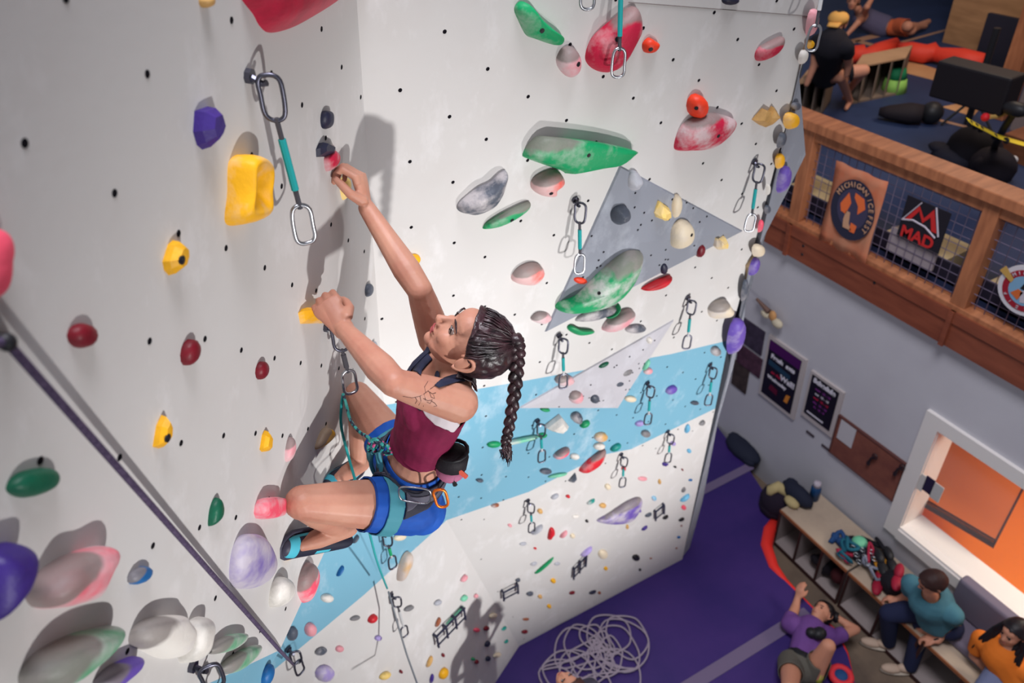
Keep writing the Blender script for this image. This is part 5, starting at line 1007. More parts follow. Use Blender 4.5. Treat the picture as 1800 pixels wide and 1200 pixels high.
# eye sockets and mouth line pressed into the surface
for sy in (1, -1):
    p = HC + ef * .083 + el * sy * .030 + eu * .010; d = np.linalg.norm(V - p, axis=1); V = V - ef * (.009 * np.exp(-(d / .014) ** 2))[:, None]
q = V - HC; lx, ly, lz = q @ ef, q @ el, q @ eu
V = V - ef * (.004 * np.exp(-((lz + .0545) / .0025) ** 2) * (np.abs(ly) < .022) * (lx > .05))[:, None]
body = link('body', V, Fc, SKIN, root, True); BT = BVHTree.FromPolygons([Vector(v) for v in V], Fc)
bid, bt, bq = bone_fields(V, bones); nm = np.array([b[0] for b in bones])[bid]
s_t = ((V - hpM) @ ax) / TL; lat_c = (V - shM) @ latS; fr_c = (V - hpM) @ fT
neck_r = np.linalg.norm((V - (shM + ax * .02)) - (((V - (shM + ax * .02)) @ ax)[:, None] * ax), axis=1)
isT = np.isin(nm, ['torso', 'trapL', 'trapR', 'neck'])
MAROON = mat('top_maroon', s2l(122, 30, 66), .75, .2, c2=s2l(104, 24, 56), scale=8, bump=.6, bscale=24)
NAVYF = mat('strap_navy', s2l(36, 40, 62), .8); BLUEF = mat('shorts_blue', s2l(24, 84, 176), .7, .25, c2=s2l(18, 66, 148), scale=5, bump=.5, bscale=18)
hemT = (V - tsec(.36, 1, 1)[1]) @ unit(ax + latS * -.10 + fT * .2)
armcut = np.minimum(((V - shL) @ unit(elL - shL)) + 0 * s_t, 9); 
sdL = np.linalg.norm(V - shL, axis=1); sdR = np.linalg.norm(V - shR, axis=1)
trunk = np.isin(nm, ['torso', 'trapL', 'trapR', 'neck', 'armL', 'armR']) & ~((nm == 'armL') & (bt > .12)) & ~((nm == 'armR') & (bt > .12))
top_keep = trunk & (hemT > 0) & (s_t < .80 + .06 * (fr_c > 0)) & (sdL > .074) & (sdR > .074) & np.isin(nm, ['torso'])
shell(V, N, Fc, top_keep, .0045, 'tank_top', MAROON, root, .003, .0022, relax=12, nsc=26)
strap = isT & (s_t > .84) & (sdL > .082) & (sdR > .082) & (np.abs(np.abs(lat_c) - .068) < .018) & (s_t < 1.2) & (nm != 'neck')
shell(V, N, Fc, strap, .006, 'bra_strap', NAVYF, root, .003, relax=8)
PXV = pix(V); front = (N * (CAM - V)).sum(1) > 0; nearT = (np.linalg.norm(V - (shM - ax * .12), axis=1) < .24) & ~np.isin(nm, ['foreL', 'foreR', 'handL', 'handR', 'head']) & front
def pxmask(P): return nearT & np.array([inpoly(a, b, P) for a, b in PXV])
def ribbon(pairs, name, material, off=.005):
    P = []
    for a, b in pairs:
        row = []
        for px_ in (a, mid(np.array(a), np.array(b), .5), b):
            loc, nr, _, _ = BT.ray_cast(Vector(CAM), Vector(ray(*px_)).normalized())
            if loc is None or np.linalg.norm(np.array(loc) - HC) < .084: break
            row.append(np.array(loc) + np.array(nr) * off)
        if len(row) == 3: P += row
    n_ = len(P) // 3; ff = [(3 * i_ + c_, 3 * i_ + c_ + 1, 3 * i_ + c_ + 4, 3 * i_ + c_ + 3) for i_ in range(n_ - 1) for c_ in (0, 1)]
    if n_ > 1: o_ = link(name, P, ff, material, root, True); q_ = o_.modifiers.new('s', 'SOLIDIFY'); q_.thickness = .004; q_.offset = 0
ribbon([((762, 677), (770, 682)), ((772, 670), (780, 679)), ((784, 665), (790, 676)), ((797, 661), (802, 673)), ((812, 658), (816, 671)), ((826, 657), (829, 670)), ((838, 659), (840, 671)), ((846, 666), (845, 676))], 'bra_strap', NAVYF)
ribbon([((752, 620), (762, 632)), ((742, 630), (752, 642)), ((734, 641), (744, 652)), ((728, 652), (738, 660))], 'bra_strap', NAVYF)
ribbon([((836, 672), (834, 675)), ((842, 684), (839, 686)), ((845, 697), (842, 698)), ((845, 708), (842, 708))], 'top_strap', MAROON)
wp = pxmask([(740, 700), (760, 708), (806, 742), (794, 757), (765, 744), (747, 724)]) & (nm != 'armL'); shell(V, N, Fc, wp, .008, 'white_side_panel', mat('white_cloth', s2l(205, 196, 200), .8), root, .002, relax=8)
hpw = (V - tsec(.29, 1, 1)[1]) @ unit(ax + fT * .2)
sh_keep = ((nm == 'torso') & (hpw < 0)) | ((nm == 'thighL') & (bt < .46)) | ((nm == 'thighR') & (bt < .36))
shell(V, N, Fc, sh_keep, .005, 'shorts', BLUEF, root, .003, .0012, relax=12, nsc=20)
shell(V, N, Fc, ((nm == 'thighL') & (bt < .46) & (bt > .435)) | ((nm == 'thighR') & (bt < .36) & (bt > .33)), .008, 'shorts_hem', mat('hem_blue', s2l(16, 56, 130), .7), root, .002, relax=6)
HGR = mat('harness_grey', s2l(48, 48, 60), .75, bump=.3); HTL = mat('harness_teal', s2l(64, 132, 146), .7, bump=.2)
hipn = (nm == 'torso') | (np.isin(nm, ['thighL', 'thighR']) & (bt < .2))
belt = hipn & (hpw < -.018) & (hpw > -.088); shell(V, N, Fc, belt, .012, 'harness_belt', HGR, root, .006, relax=10)
belt2 = hipn & (hpw < -.036) & (hpw > -.070); shell(V, N, Fc, belt2, .0185, 'harness_webbing', mat('webbing', s2l(78, 76, 90), .6), root, .003, relax=10)
lg = (nm == 'thighL') & (bt > .20) & (bt < .30); shell(V, N, Fc, lg, .011, 'leg_loop', HTL, root, .004, relax=10)
lg = (nm == 'thighR') & (bt > .14) & (bt < .24); shell(V, N, Fc, lg, .011, 'leg_loop', HTL, root, .004, relax=10)
# hair
hx, hy, hz = (V - HC) @ ef, (V - HC) @ el, (V - HC) @ eu
hline = np.interp(hz, [-.10, -.06, -.02, .02, .05, .08, .10], [-.062, -.045, -.030, .004, .036, .064, .078]) - .0 * np.abs(hy)
hk = (np.linalg.norm(V - (HC + eu * .01), axis=1) < .15) & (hx < hline) & (hz > -.085) & (nm != 'armL')
hair = shell(V, N, Fc, hk, .010, 'hair', HAIR, root, .004, .004, relax=5, nsc=60)
ear(HC + ef * .006, ef, el, eu, 1.06, 1, root); MB().ball(HC - ef * .010 + el * .086 + eu * .006, (.011, .003, .019), np.array([ef, el, eu]), 10, 8).build('ear_bowl', mat('ear_red', s2l(176, 84, 66), .5), root, smooth=True); ear(HC, ef, el, eu, 1.0, -1, root)
DK = mat('eye_dark', s2l(24, 16, 16), .2, .6); EW = mat('eye_white', s2l(122, 104, 98), .3, .5); LIP = mat('lips', s2l(160, 76, 76), .45, .4)
for sy in (1, -1):
    c = lambda x, y, z: HC + x * ef + sy * y * el + z * eu
    e = MB().ball(c(.0670, .030, .010), .0118, nu=14, nv=10).build('eye', EW, root, smooth=True)
    MB().ball(c(.0742, .0305, .0105), (.0052, .0066, .0066), nu=12, nv=8).build('iris', DK, e, smooth=True)
    MB().tube([c(.071, .044, .008), c(.079, .038, .0175), c(.0825, .029, .0195), c(.079, .019, .0125)], [.0013, .0022, .0024, .0012], 6).build('eyelashes', DK, root)
    MB().tube([c(.066, .052, .030), c(.079, .042, .037), c(.085, .028, .036), c(.087, .014, .031)], [.0015, .003, .0034, .002], 6).build('eyebrow', HAIR, root)
lp = (hx > .06) & (((hz + .049) / .0065) ** 2 + (hy / .022) ** 2 < 1.0); lp2 = (hx > .06) & (((hz + .0600) / .0065) ** 2 + (hy / .019) ** 2 < 1.0)
shell(V, N, Fc, lp | lp2, .0012, 'lips', LIP, root, .001, relax=4)
# ponytail and braid
tie = HC + eu * .105 - ef * .050; tie = at_l(893, 600, (tie - O_).dot(LH))
mb2 = MB().tube([HC + eu * .085 - ef * .045, tie, tie + eu * .02], [.030, .018, .018], 12); mb2.build('ponytail_root', HAIR, root, smooth=True)
MB().tube([tie + (.019 * math.cos(t) * ef + .019 * math.sin(t) * el) for t in np.arange(10) * .628], .005, 6, closed=True).build('hair_tie', BLACK, root)
lt = (tie - O_).dot(LH); path = [tie, at_l(903, 594, lt), at_l(909, 612, lt + .003), at_l(908, 645, lt + .005), at_l(905, 685, lt + .008), at_l(899, 725, lt + .01), at_l(893, 760, lt + .01), at_l(889, 775, lt + .01)]
cp = catmull([path[0]] + path + [path[-1]], 12)[12:-24]; Nn = len(cp)
for kx in range(3):
    P, Rr = [], []
    for i, p in enumerate(cp):
        t = i / Nn; ph = t * 30 + kx * 2.094; tp = 1 - .42 * t; grow = min(1, t * 6 + .3)
        P.append(p + NH * (.0145 * math.sin(ph) * tp * grow) + LH * (.009 * math.sin(2 * ph) * tp * grow)); Rr.append((.0165 * tp) * (.85 + .15 * math.sin(ph * 2)))
    MB().tube(P, Rr, 9).build('braid_strand', HAIR, root, smooth=True)
e0 = path[-1]; MB().tube([e0 + [0, 0, .01], e0 - [0, 0, .008]], .0105, 10).build('hair_tie', BLACK, root)
mb2 = MB(); rnd = random.Random(5)
for i in range(26):
    a = rnd.uniform(0, 6.28); r_ = rnd.uniform(0, .007); q0 = e0 + NH * r_ * math.cos(a) + LH * r_ * math.sin(a); sp = rnd.uniform(.3, 1)
    q3 = e0 + np.array([0, 0, -.075 - rnd.uniform(0, .02)]) + NH * (rnd.uniform(-.026, .016)) + LH * rnd.uniform(-.02, .02); mb2.tube([q0, q0 + [0, 0, -.025] + NH * rnd.uniform(-.012, .012) + LH * rnd.uniform(-.012, .012), mid(q0, q3, .65) + NH * rnd.uniform(-.012, .012), q3], [.0028, .0042, .003, .0006], 5)
mb2.build('braid_tuft', HAIR, root, smooth=True)
mb2 = MB(); rnd = random.Random(9)
for i in range(60):   # fine combed strands over the head
    yy = rnd.uniform(-.9, .9); st = HC + ef * (.05 * (1 - abs(yy)) + .0) + el * (.078 * yy) + eu * (.085 - .07 * abs(yy)); P = []
    for t in np.linspace(0, 1, 7):
        p = st * (1 - t) + (tie - eu * .02) * t; loc, nr, _, _ = BT.find_nearest(Vector(p))
        P.append(np.array(loc) + np.array(nr) * (.0155 + rnd.uniform(-.001, .003)) if t < .95 else tie - eu * .01)
    mb2.tube(P, [.0008, .0022, .0025, .0025, .0025, .002, .001], 4)
mb2.build('hair_strands', HAIR, hair if hair else root, smooth=True)
for i in range(7):
    p = HC + ef * rnd.uniform(-.0, .06) + eu * rnd.uniform(.09, .10) + el * rnd.uniform(-.05, .05)
# tattoo : thin branch drawing on the upper arm
mb2 = MB(); TAT = mat('tattoo_ink', s2l(70, 44, 44), .7)
def skinline(px, r=.0008):
    P = []
    for x, y in px:
        loc, nr, _, _ = BT.ray_cast(Vector(CAM), Vector(ray(x, y)).normalized())
        if loc is not None: P.append(np.array(loc) + np.array(nr) * .0003)
    if len(P) > 1: mb2.tube(P, r, 4)
skinline([(708, 696), (724, 699), (738, 696), (748, 690), (758, 682)]); skinline([(738, 696), (740, 704), (736, 712)]); skinline([(745, 692), (748, 702), (744, 714)]); skinline([(748, 690), (746, 680), (752, 670)]); skinline([(752, 687), (760, 692), (766, 690)])
skinline([(757, 683), (764, 678), (772, 676)]); skinline([(765, 677), (768, 672), (774, 671), (772, 677)]); skinline([(744, 700), (752, 704), (760, 702), (756, 709), (750, 706)]); skinline([(757, 704), (764, 708), (768, 713), (762, 714)]); skinline([(730, 698), (733, 704), (730, 709)]); skinline([(755, 690), (758, 698), (764, 700), (762, 694)])
if mb2.v: mb2.build('tattoo', TAT, root)
# climbing shoes
def shoe(an, toe, fd, upv, label_par, s=1.0):
    upv = unit(upv - fd * upv.dot(fd)); sd = np.cross(fd, upv); c = lambda f, y, z: an + fd * f + sd * y + upv * z; L = np.linalg.norm(toe - an)
    m_ = MB(); st = [(-.055, .024, .030, -.002), (-.035, .031, .040, -.006), (0, .033, .042, -.010), (.05, .036, .038, -.014), (.10, .042, .032, -.018), (L - .01, .041, .026, -.020), (L + .015, .030, .020, -.020), (L + .03, .014, .010, -.02)]
    k0 = len(m_.v)
    for f, w, h, z in st:
        for j in range(16): t = j * math.pi / 8; m_.v.append(tuple(c(f, w * math.cos(t), z + h * math.sin(t) * (1 if math.sin(t) > 0 else .75))))
    for i in range(len(st) - 1):
        for j in range(16): m_.f.append((k0 + i * 16 + j, k0 + i * 16 + (j + 1) % 16, k0 + (i + 1) * 16 + (j + 1) % 16, k0 + (i + 1) * 16 + j))
    m_.f.append(tuple(range(k0, k0 + 16))[::-1]); m_.f.append(tuple(range(k0 + 16 * (len(st) - 1), k0 + 16 * len(st))))
    TQ = mat('shoe_teal', s2l(70, 176, 196), .6); RBR = mat('rubber', s2l(58, 56, 72), .5); FM = []
    for i in range(len(st) - 1):
        for j in range(16): FM.append(1 if (i in (1, 2, 3, 4) and j in (0, 7)) or (i == 5 and j in (0, 1, 2, 3, 4, 5, 6, 7)) or (i == 3 and j in (2, 5)) else (2 if j in (8, 9, 15, 14, 10, 11, 12, 13) or i == 6 else 0))
    so = m_.build('climbing_shoe', None, root, smooth=True, mats=[mat('shoe_dark', s2l(30, 32, 50), .6), TQ, RBR], fm=FM + [2, 2]); sb = so.modifiers.new('s', 'SUBSURF'); sb.levels = 1; sb.render_levels = 1
    rub = MB(); P = [c(f, w * sg * 1.02, z - h * .45) for sg in (1,) for f, w, h, z in st[:-1]] + [c(L + .032, 0, -.028)] + [c(f, -w * 1.02, z - h * .45) for f, w, h, z in st[:-1]][::-1]
    rub.tube(P, .0085, 7); rub.build('rubber_rand', mat('rubber', s2l(62, 60, 74), .5), so, smooth=True)
    TQ = mat('shoe_teal', s2l(70, 176, 196), .6)



    return so
shL_a = at_l(594, 950, .415); shL_t = hit(516, 966, nP, dP, .035); shoe(shL_a, shL_t, unit(shL_t - shL_a), NH * .35 + np.array([0, 0, .4]) + LH * .65, root); shoe(ankR + footdirR * .02, toeR, footdirR, NH * .5 + np.array([0, 0, .8]) + LH * .3, root)
# rope, knot, belay loop
ROPE = bpy.data.materials.new('rope_teal'); ROPE.use_nodes = True; nt = ROPE.node_tree; vb = nt.nodes.new('ShaderNodeTexVoronoi'); vb.inputs['Scale'].default_value = 110; rp = nt.nodes.new('ShaderNodeValToRGB'); tc = nt.nodes.new('ShaderNodeTexCoord'); rp.color_ramp.interpolation = 'CONSTANT'
rp.color_ramp.elements[0].color = (*s2l(26, 34, 58), 1); rp.color_ramp.elements[1].position = .35; rp.color_ramp.elements[1].color = (*s2l(38, 140, 136), 1); el_ = rp.color_ramp.elements.new(.72); el_.color = (*s2l(190, 60, 120), 1); el_ = rp.color_ramp.elements.new(.82); el_.color = (*s2l(60, 160, 150), 1)
sx_ = nt.nodes.new('ShaderNodeSeparateColor'); nt.links.new(tc.outputs['Object'], vb.inputs['Vector']); nt.links.new(vb.outputs['Color'], sx_.inputs[0]); nt.links.new(sx_.outputs[0], rp.inputs['Fac']); nt.links.new(rp.outputs['Color'], nt.nodes['Principled BSDF'].inputs['Base Color'])
lk = .30; knot = at_l(668, 782, lk); cb_ = hit(603, 692, nP, dP, .065)
rope = empty('climbing_rope', knot, 'teal and navy climbing rope tied to the climber and running down the wall', 'rope')
r0 = .0052
up_ = [cb_ + [0, 0, .0], at_l(609, 712, .19), at_l(616, 738, .22), at_l(630, 757, .26), at_l(648, 770, .29), knot]
MB().tube(catmull([up_[0]] + up_ + [up_[-1]], 5)[5:-10], r0, 8).build('rope_tail', ROPE, rope, smooth=True)
kp = [at_l(x, y, lk + d) for x, y, d in ((640, 764, 0), (655, 775, .015), (660, 790, 0), (648, 792, -.01), (650, 776, .012), (664, 772, .02), (673, 786, .01), (662, 797, 0), (656, 783, .02), (670, 777, .0), (684, 788, .012), (676, 798, 0), (690, 796, .01), (704, 800, 0))]
MB().tube(catmull([kp[0]] + kp + [kp[-1]], 5)[5:-10], .0058, 8).build('figure_eight_knot', ROPE, rope, smooth=True)
MB().tube(catmull([at_l(655, 795, lk), at_l(652, 815, lk), at_l(660, 835, lk), at_l(672, 850, lk + .01), at_l(665, 815, lk), at_l(662, 795, lk)], 4), .007, 8, closed=True).build('belay_loop', HTL, root)
bag_sling = MB().tube([at_l(664, 795, .32), at_l(672, 830, .33), at_l(681, 862, .37), at_l(688, 900, .41), at_l(694, 930, .415)], .0085, 8, flat=.4).build('leg_strap', HTL, root)
# rope running from the carabiner behind the leg down to the lower draws and off frame
dn_ = [cb_, hit(600, 715, nP, dP, .06), hit(600, 750, nP, dP, .05), hit(612, 800, nP, dP, .05), hit(642, 905, nL, dL, .55), hit(650, 938, nL, dL, .45), hit(664, 990, nL, dL, .22), hit(683, 1040, nL, dL, .10), hit(697, 1090, nL, dL, .12), hit(715, 1150, nL, dL, .2), hit(733, 1200, nL, dL, .3), hit(752, 1260, nL, dL, .5)]
MB().tube(catmull([dn_[0]] + dn_[:8] + [dn_[7]], 5)[5:-10], .0050, 8).build('rope_run', mat('rope_plain_teal', s2l(36, 150, 150), .8), rope, smooth=True)
MB().tube(dn_[7:], .0052, 8).build('rope_run', mat('rope_pale', s2l(120, 124, 130), .8), rope, smooth=True)
t = quickdraw('P', (571, 574), (603, 694), 'quickdraw with chained steel links clipped to the climber\'s rope', sl=SLG)
# gear on the harness
g = empty('carabiner', at_l(775, 880, .40), 'orange carabiner hanging from the back of the harness', 'carabiner')
biner(at_l(774, 876, .40), at_l(760, 850, .40) - at_l(778, 895, .40), Wv(1, -.3, .2), .078, .0045, ORNG, g)
MB().tube(catmull([at_l(702, 858, .43), at_l(704, 876, .43), at_l(722, 882, .43), at_l(752, 884, .42), at_l(757, 868, .42), at_l(750, 860, .42), at_l(720, 856, .43)], 4), .0032, 7, closed=True).build('gear_loop', STEEL, root, smooth=True)
cbg = empty('chalk_bag', at_l(790, 815, .33), 'black and pink chalk bag hanging behind the climber\'s waist', 'chalk bag')
c0 = at_l(790, 838, .34); c1 = at_l(796, 792, .32); MB().tube([c0, mid(c0, c1, .15), mid(c0, c1, .5)], [.032, .044, .048], 16).build('lower_pouch', mat('bag_pink', s2l(170, 100, 130), .8, bump=.4), cbg, smooth=True)
MB().tube([mid(c0, c1, .45), mid(c0, c1, .8), c1], [.050, .052, .046], 16).build('upper_collar', mat('bag_black', s2l(26, 22, 28), .7, bump=.5), cbg, smooth=True)
MB().tube([c1 + .046 * (math.cos(t) * NH + math.sin(t) * LH) for t in np.arange(14) * .4488], .006, 6, closed=True).build('rim', BLACK, cbg, smooth=True)
MB().tube([at_l(806, 815, .36), at_l(797, 842, .37), at_l(800, 852, .37)], [.005, .005, .008], 6).build('brush', BLACK, cbg); MB().tube([at_l(806, 826, .36), at_l(820, 838, .36)], .008, 6).build('toggle', mat('toggle', s2l(210, 90, 70), .6), cbg)
# ================================================================== the other people (farther away, simpler)
def mm(v): return np.array(v, float)
def person(label, at, B, head, cloth, hair_c, skin=SKIN2, voxel=.011, hands=(), sc=1.0, group=None, hairf=None, extra=None):
    """B: list of (bone, points, radii). head: (centre, face dir, up). cloth: list of (name, material, test(bone name, t, V), offset)"""
    o = empty('person', at, label, 'person', group); mb = MB(); bones = []
    for nm_, P, R in B: limb(mb, bones, nm_, [mm(p) for p in P], R, 12)
    C, f_, u_ = mm(head[0]), unit(head[1]), unit(head[2]); f_ = unit(f_ - u_ * u_.dot(f_)); l_ = np.cross(u_, f_)
    head_parts(mb, C, f_, l_, u_, 1.0); bones.append(('head', [C - u_ * .07, C + u_ * .06], [.09, .10]))
    for (w, k_, ac, pa, cu) in hands: hand_parts(mb, mm(w), mm(k_), mm(ac), mm(pa), cu, 1.05, fr=1.25); bones.append(('hand', [mm(w) * 1.0, mm(k_) + (mm(k_) - mm(w)) * .9], [.06, .075]))
    V, N, Fc = remesh(mb, voxel, 'body', skin, o, 3); body = link('body', V, Fc, skin, o, True)
    bid, bt, bq = bone_fields(V, bones); nm = np.array([b[0] for b in bones])[bid]
    for cn, cm, test, off in cloth: shell(V, N, Fc, test(nm, bt, V), off, cn, cm, o, .006, relax=4)
    hz = (V - C) @ u_; hx = (V - C) @ f_
    hl = np.interp(hz, [-.08, -.02, .02, .06, .09], [-.05, -.02, .01, .05, .078]) if hairf is None else hairf(hz)
    shell(V, N, Fc, (np.linalg.norm(V - C, axis=1) < .16) & (hx < hl) & (hz > -.085), .012, 'hair', hair_c, o, .006, .004)
    for sy in (1, -1):
        ear(C, f_, l_, u_, 1.0, sy, o, skin); MB().ball(C + .078 * f_ + sy * .031 * l_ + .010 * u_, (.008, .010, .006), np.array([f_, l_, u_]), 8, 6).build('eye', DK, o); MB().tube([C + .080 * f_ + sy * .045 * l_ + .030 * u_, C + .088 * f_ + sy * .015 * l_ + .031 * u_], .0035, 5).build('eyebrow', hair_c, o)
    MB().tube([C + .088 * f_ + .018 * l_ - .053 * u_, C + .094 * f_ - .053 * u_, C + .088 * f_ - .018 * l_ - .053 * u_], .004, 5).build('mouth', LIP, o)
    return o, V, N, Fc
BRH = mat('hair_brown', s2l(52, 30, 28), .6); BLH = mat('hair_black', s2l(24, 18, 24), .5)
def sshoe(p, d, up, material, par, L=.28, sole=None):
    d = unit(d); up = unit(mm(up) - d * d.dot(up)); s = np.cross(d, up); A = np.array([d, s, up]); mb = MB()
    mb.ball(p - d * .03 + up * .035, (.085, .042, .05), A, 12, 8).ball(p + d * .09 + up * .018, (.095, .047, .036), A, 12, 8)
    so = mb.build('shoe', material, par, smooth=True); MB().ball(p + d * .035 - up * .014, (L * .55, .05, .018), A, 14, 6).build('sole', sole or mat('sole_white', s2l(190, 176, 160), .6), so, smooth=True); return so
# ---- seated man in a teal shirt on the cubby bench
TE = mat('shirt_teal', s2l(70, 118, 132), .85, c2=s2l(62, 106, 122), scale=4); JN = mat('jeans_navy', s2l(30, 36, 66), .85)
sx, sy, sz = -1.70, 4.62, .31
hipc = mm((sx, sy, sz + .12)); shc = mm((sx - .02, sy - .13, sz + .50))
HD = at_y(1638, 1024, 4.36); 
hL, hR = hipc + [.0, -.0, 0] + mm([.11, 0, 0]), hipc - mm([.11, 0, 0])
def gz(x, y, z): return at_z(x, y, z)
kR, kL = gz(1563, 1078, .32), gz(1622, 1100, .32); aR, aL = gz(1562, 1128, -.14), gz(1600, 1170, -.14)
sc_ = gz(1638, 1052, .76); wd_ = mm([.19, .02, 0]); sR, sL = sc_ - wd_, sc_ + wd_
eR, eL = gz(1598, 1046, .50), gz(1678, 1090, .52); wR, wL = gz(1580, 1052, .40), gz(1648, 1126, .38)
pel = gz(1650, 1085, .48); hR, hL = pel - mm([.10, 0, 0]), pel + mm([.10, 0, 0])
B = [('torso', [pel, (pel + sc_) / 2, sc_ - mm([0, 0, .03])], [.16, .15, .16]), ('torso', [sR + mm([.04, 0, -.01]), sL - mm([.04, 0, .01])], [.075, .075]), ('neck', [sc_, sc_ * .3 + (HD - mm([0, 0, .08])) * .7], [.06, .055]),
     ('uaR', [sR, eR], [.062, .048]), ('faR', [eR, wR], [.044, .03]), ('uaL', [sL, eL], [.062, .048]), ('faL', [eL, wL], [.044, .03]),
     ('thR', [hR, kR], [.10, .068]), ('thL', [hL, kL], [.10, .068]), ('shR', [kR, aR], [.066, .045]), ('shL', [kL, aL], [.066, .045])]
dirs = unit(gz(1540, 1138, -.2) - aR)
tm, *_ = person('man in a teal shirt and dark jeans seated on the bench looking down', (pel[0], pel[1], -.25), B, (HD, (-.45, -.62, -.65), (-.2, -.45, .87)), [
    ('shirt', TE, lambda n_, t, V: (n_ == 'torso') | ((n_ == 'uaR') & (t < .62)) | ((n_ == 'uaL') & (t < .62)), .012), ('jeans', JN, lambda n_, t, V: np.isin(n_, ['thR', 'thL', 'shR', 'shL']), .012)], BRH,
    hands=[(wR, wR + mm([-.07, -.05, -.03]), (0, -1, .2), (0, 0, -1), (30, 40, 30)), (wL, wL + mm([-.08, -.04, -.03]), (0, -1, .2), (0, 0, -1), (30, 40, 30))])
SHW = mat('shoe_beige', s2l(196, 170, 150), .7); sshoe(aR + mm([-.03, -.04, -.07]), (-.7, -.7, 0), (0, 0, 1), SHW, tm); sshoe(aL + mm([-.03, -.05, -.07]), (-.55, -.8, 0), (0, 0, 1), SHW, tm)
MB().tube([wL + mm([.03 * math.cos(t) * .6, .0, 0]) + mm([0, .032 * math.cos(t), .032 * math.sin(t)]) for t in np.arange(10) * .628], .008, 6, closed=True).build('wristwatch', BLACK, tm)
# ---- seated woman in orange
HD = gz(1752, 1118, .93); sc_ = gz(1762, 1150, .70); pel = gz(1790, 1192, .55); sR, sL = sc_ + mm([-.17, -.02, 0]), sc_ + mm([.19, 0, 0])
eR, eL = gz(1712, 1152, .48), gz(1808, 1190, .48); wR, wL = gz(1752, 1196, .40), gz(1770, 1204, .40); kR, kL = gz(1730, 1215, .50), gz(1775, 1245, .50); aR, aL = kR + mm([.0, -.05, -.55]), kL + mm([.0, -.05, -.55])
OG = mat('shirt_orange', s2l(214, 112, 34), .85); LJ = mat('jeans_light', s2l(110, 118, 150), .85)
HF = gz(1782, 1112, .98)
B = [('torso', [pel, (pel + sc_) / 2, sc_], [.15, .14, .14]), ('torso', [sR + mm([.04, 0, 0]), sL - mm([.04, 0, 0])], [.065, .065]), ('neck', [sc_, sc_ * .3 + (HF - mm([0, 0, .08])) * .7], [.055, .05]), ('uaR', [sR, eR], [.055, .042]), ('faR', [eR, wR], [.04, .028]), ('uaL', [sL, eL], [.055, .042]), ('faL', [eL, wL], [.04, .028]),
     ('thR', [pel - mm([.1, 0, 0]), kR], [.10, .066]), ('thL', [pel + mm([.1, 0, 0]), kL], [.10, .066]), ('shR', [kR, aR], [.06, .04]), ('shL', [kL, aL], [.06, .04])]
wm, V_, N_, F_ = person('woman with long dark hair in an orange shirt seated at the right edge', (pel[0], pel[1], -.25), B, (HF, (-.15, -.80, .1), (-.12, -.1, .98)), [
    ('shirt', OG, lambda n_, t, V: (n_ == 'torso') | ((n_ == 'uaR') & (t < .75)) | ((n_ == 'uaL') & (t < .75)), .012), ('jeans', LJ, lambda n_, t, V: np.isin(n_, ['thR', 'thL', 'shR', 'shL']), .012)], BLH,
    hands=[(wR, wR + mm([.08, -.02, -.02]), (0, -1, .2), (0, 0, -1), (30, 40, 30)), (wL, wL + mm([-.08, -.03, -.02]), (0, -1, .2), (0, 0, -1), (30, 40, 30))])
mb = MB(); rnd = random.Random(2)
for i in range(46):
    a = rnd.uniform(-2.3, 2.3); st = HF + mm([.075 * math.sin(a), .05 * math.cos(a) + .03, .04]); tp = HF + mm([.02 * math.sin(a), .03, .115])
    sd = 1 if math.sin(a) > 0 else -1
    mid_ = HF + mm([.12 * math.sin(a), .02 - .03 * (1 - abs(math.cos(a))), -.10]); en = HF + mm([.13 * math.sin(a) + rnd.uniform(-.03, .03), -.07 + rnd.uniform(-.04, .08), -.30 + rnd.uniform(-.07, .05)])
    mb.tube([tp, st, mid_, (mid_ + en) / 2 + mm([rnd.uniform(-.01, .01), -.02, 0]), en], [.014, .018, .018, .015, .004], 6)
mb.build('long_hair', BLH, wm, smooth=True)
# ---- man lying on the mat
HD = gz(1444, 1078, .16); sc_ = gz(1425, 1108, .12); pel = gz(1410, 1172, .13); lat = unit(gz(1475, 1105, .1) - gz(1395, 1080, .1)); lat[2] = 0; lat = unit(lat)
sR, sL = sc_ - lat * .19, sc_ + lat * .19; eL = gz(1504, 1106, .10); wL = gz(1462, 1080, .12); eR = gz(1398, 1068, .10); wR = gz(1402, 1050, .14); k1 = gz(1456, 1135, .48); f1 = gz(1436, 1196, .10); k2 = gz(1388, 1210, .40); f2 = gz(1400, 1262, .05)
PT_ = mat('shirt_purple', s2l(112, 72, 140), .85, c2=s2l(98, 60, 126), scale=4); SG_ = mat('shorts_olive', s2l(92, 88, 80), .85)
B = [('torso', [pel, (pel + sc_) / 2, sc_], [.125, .12, .125]), ('torso', [sR + lat * .04, sL - lat * .04], [.075, .075]), ('neck', [sc_, sc_ * .3 + HD * .7], [.058, .055]), ('uaR', [sR, eR], [.055, .044]), ('faR', [eR, wR], [.042, .03]), ('uaL', [sL, eL], [.055, .044]), ('faL', [eL, wL], [.042, .03]),
     ('thR', [pel - lat * .09, k2], [.10, .066]), ('thL', [pel + lat * .09, k1], [.095, .062]), ('shR', [k2, f2], [.06, .04]), ('shL', [k1, f1], [.058, .038])]
upb = unit(HD - sc_)
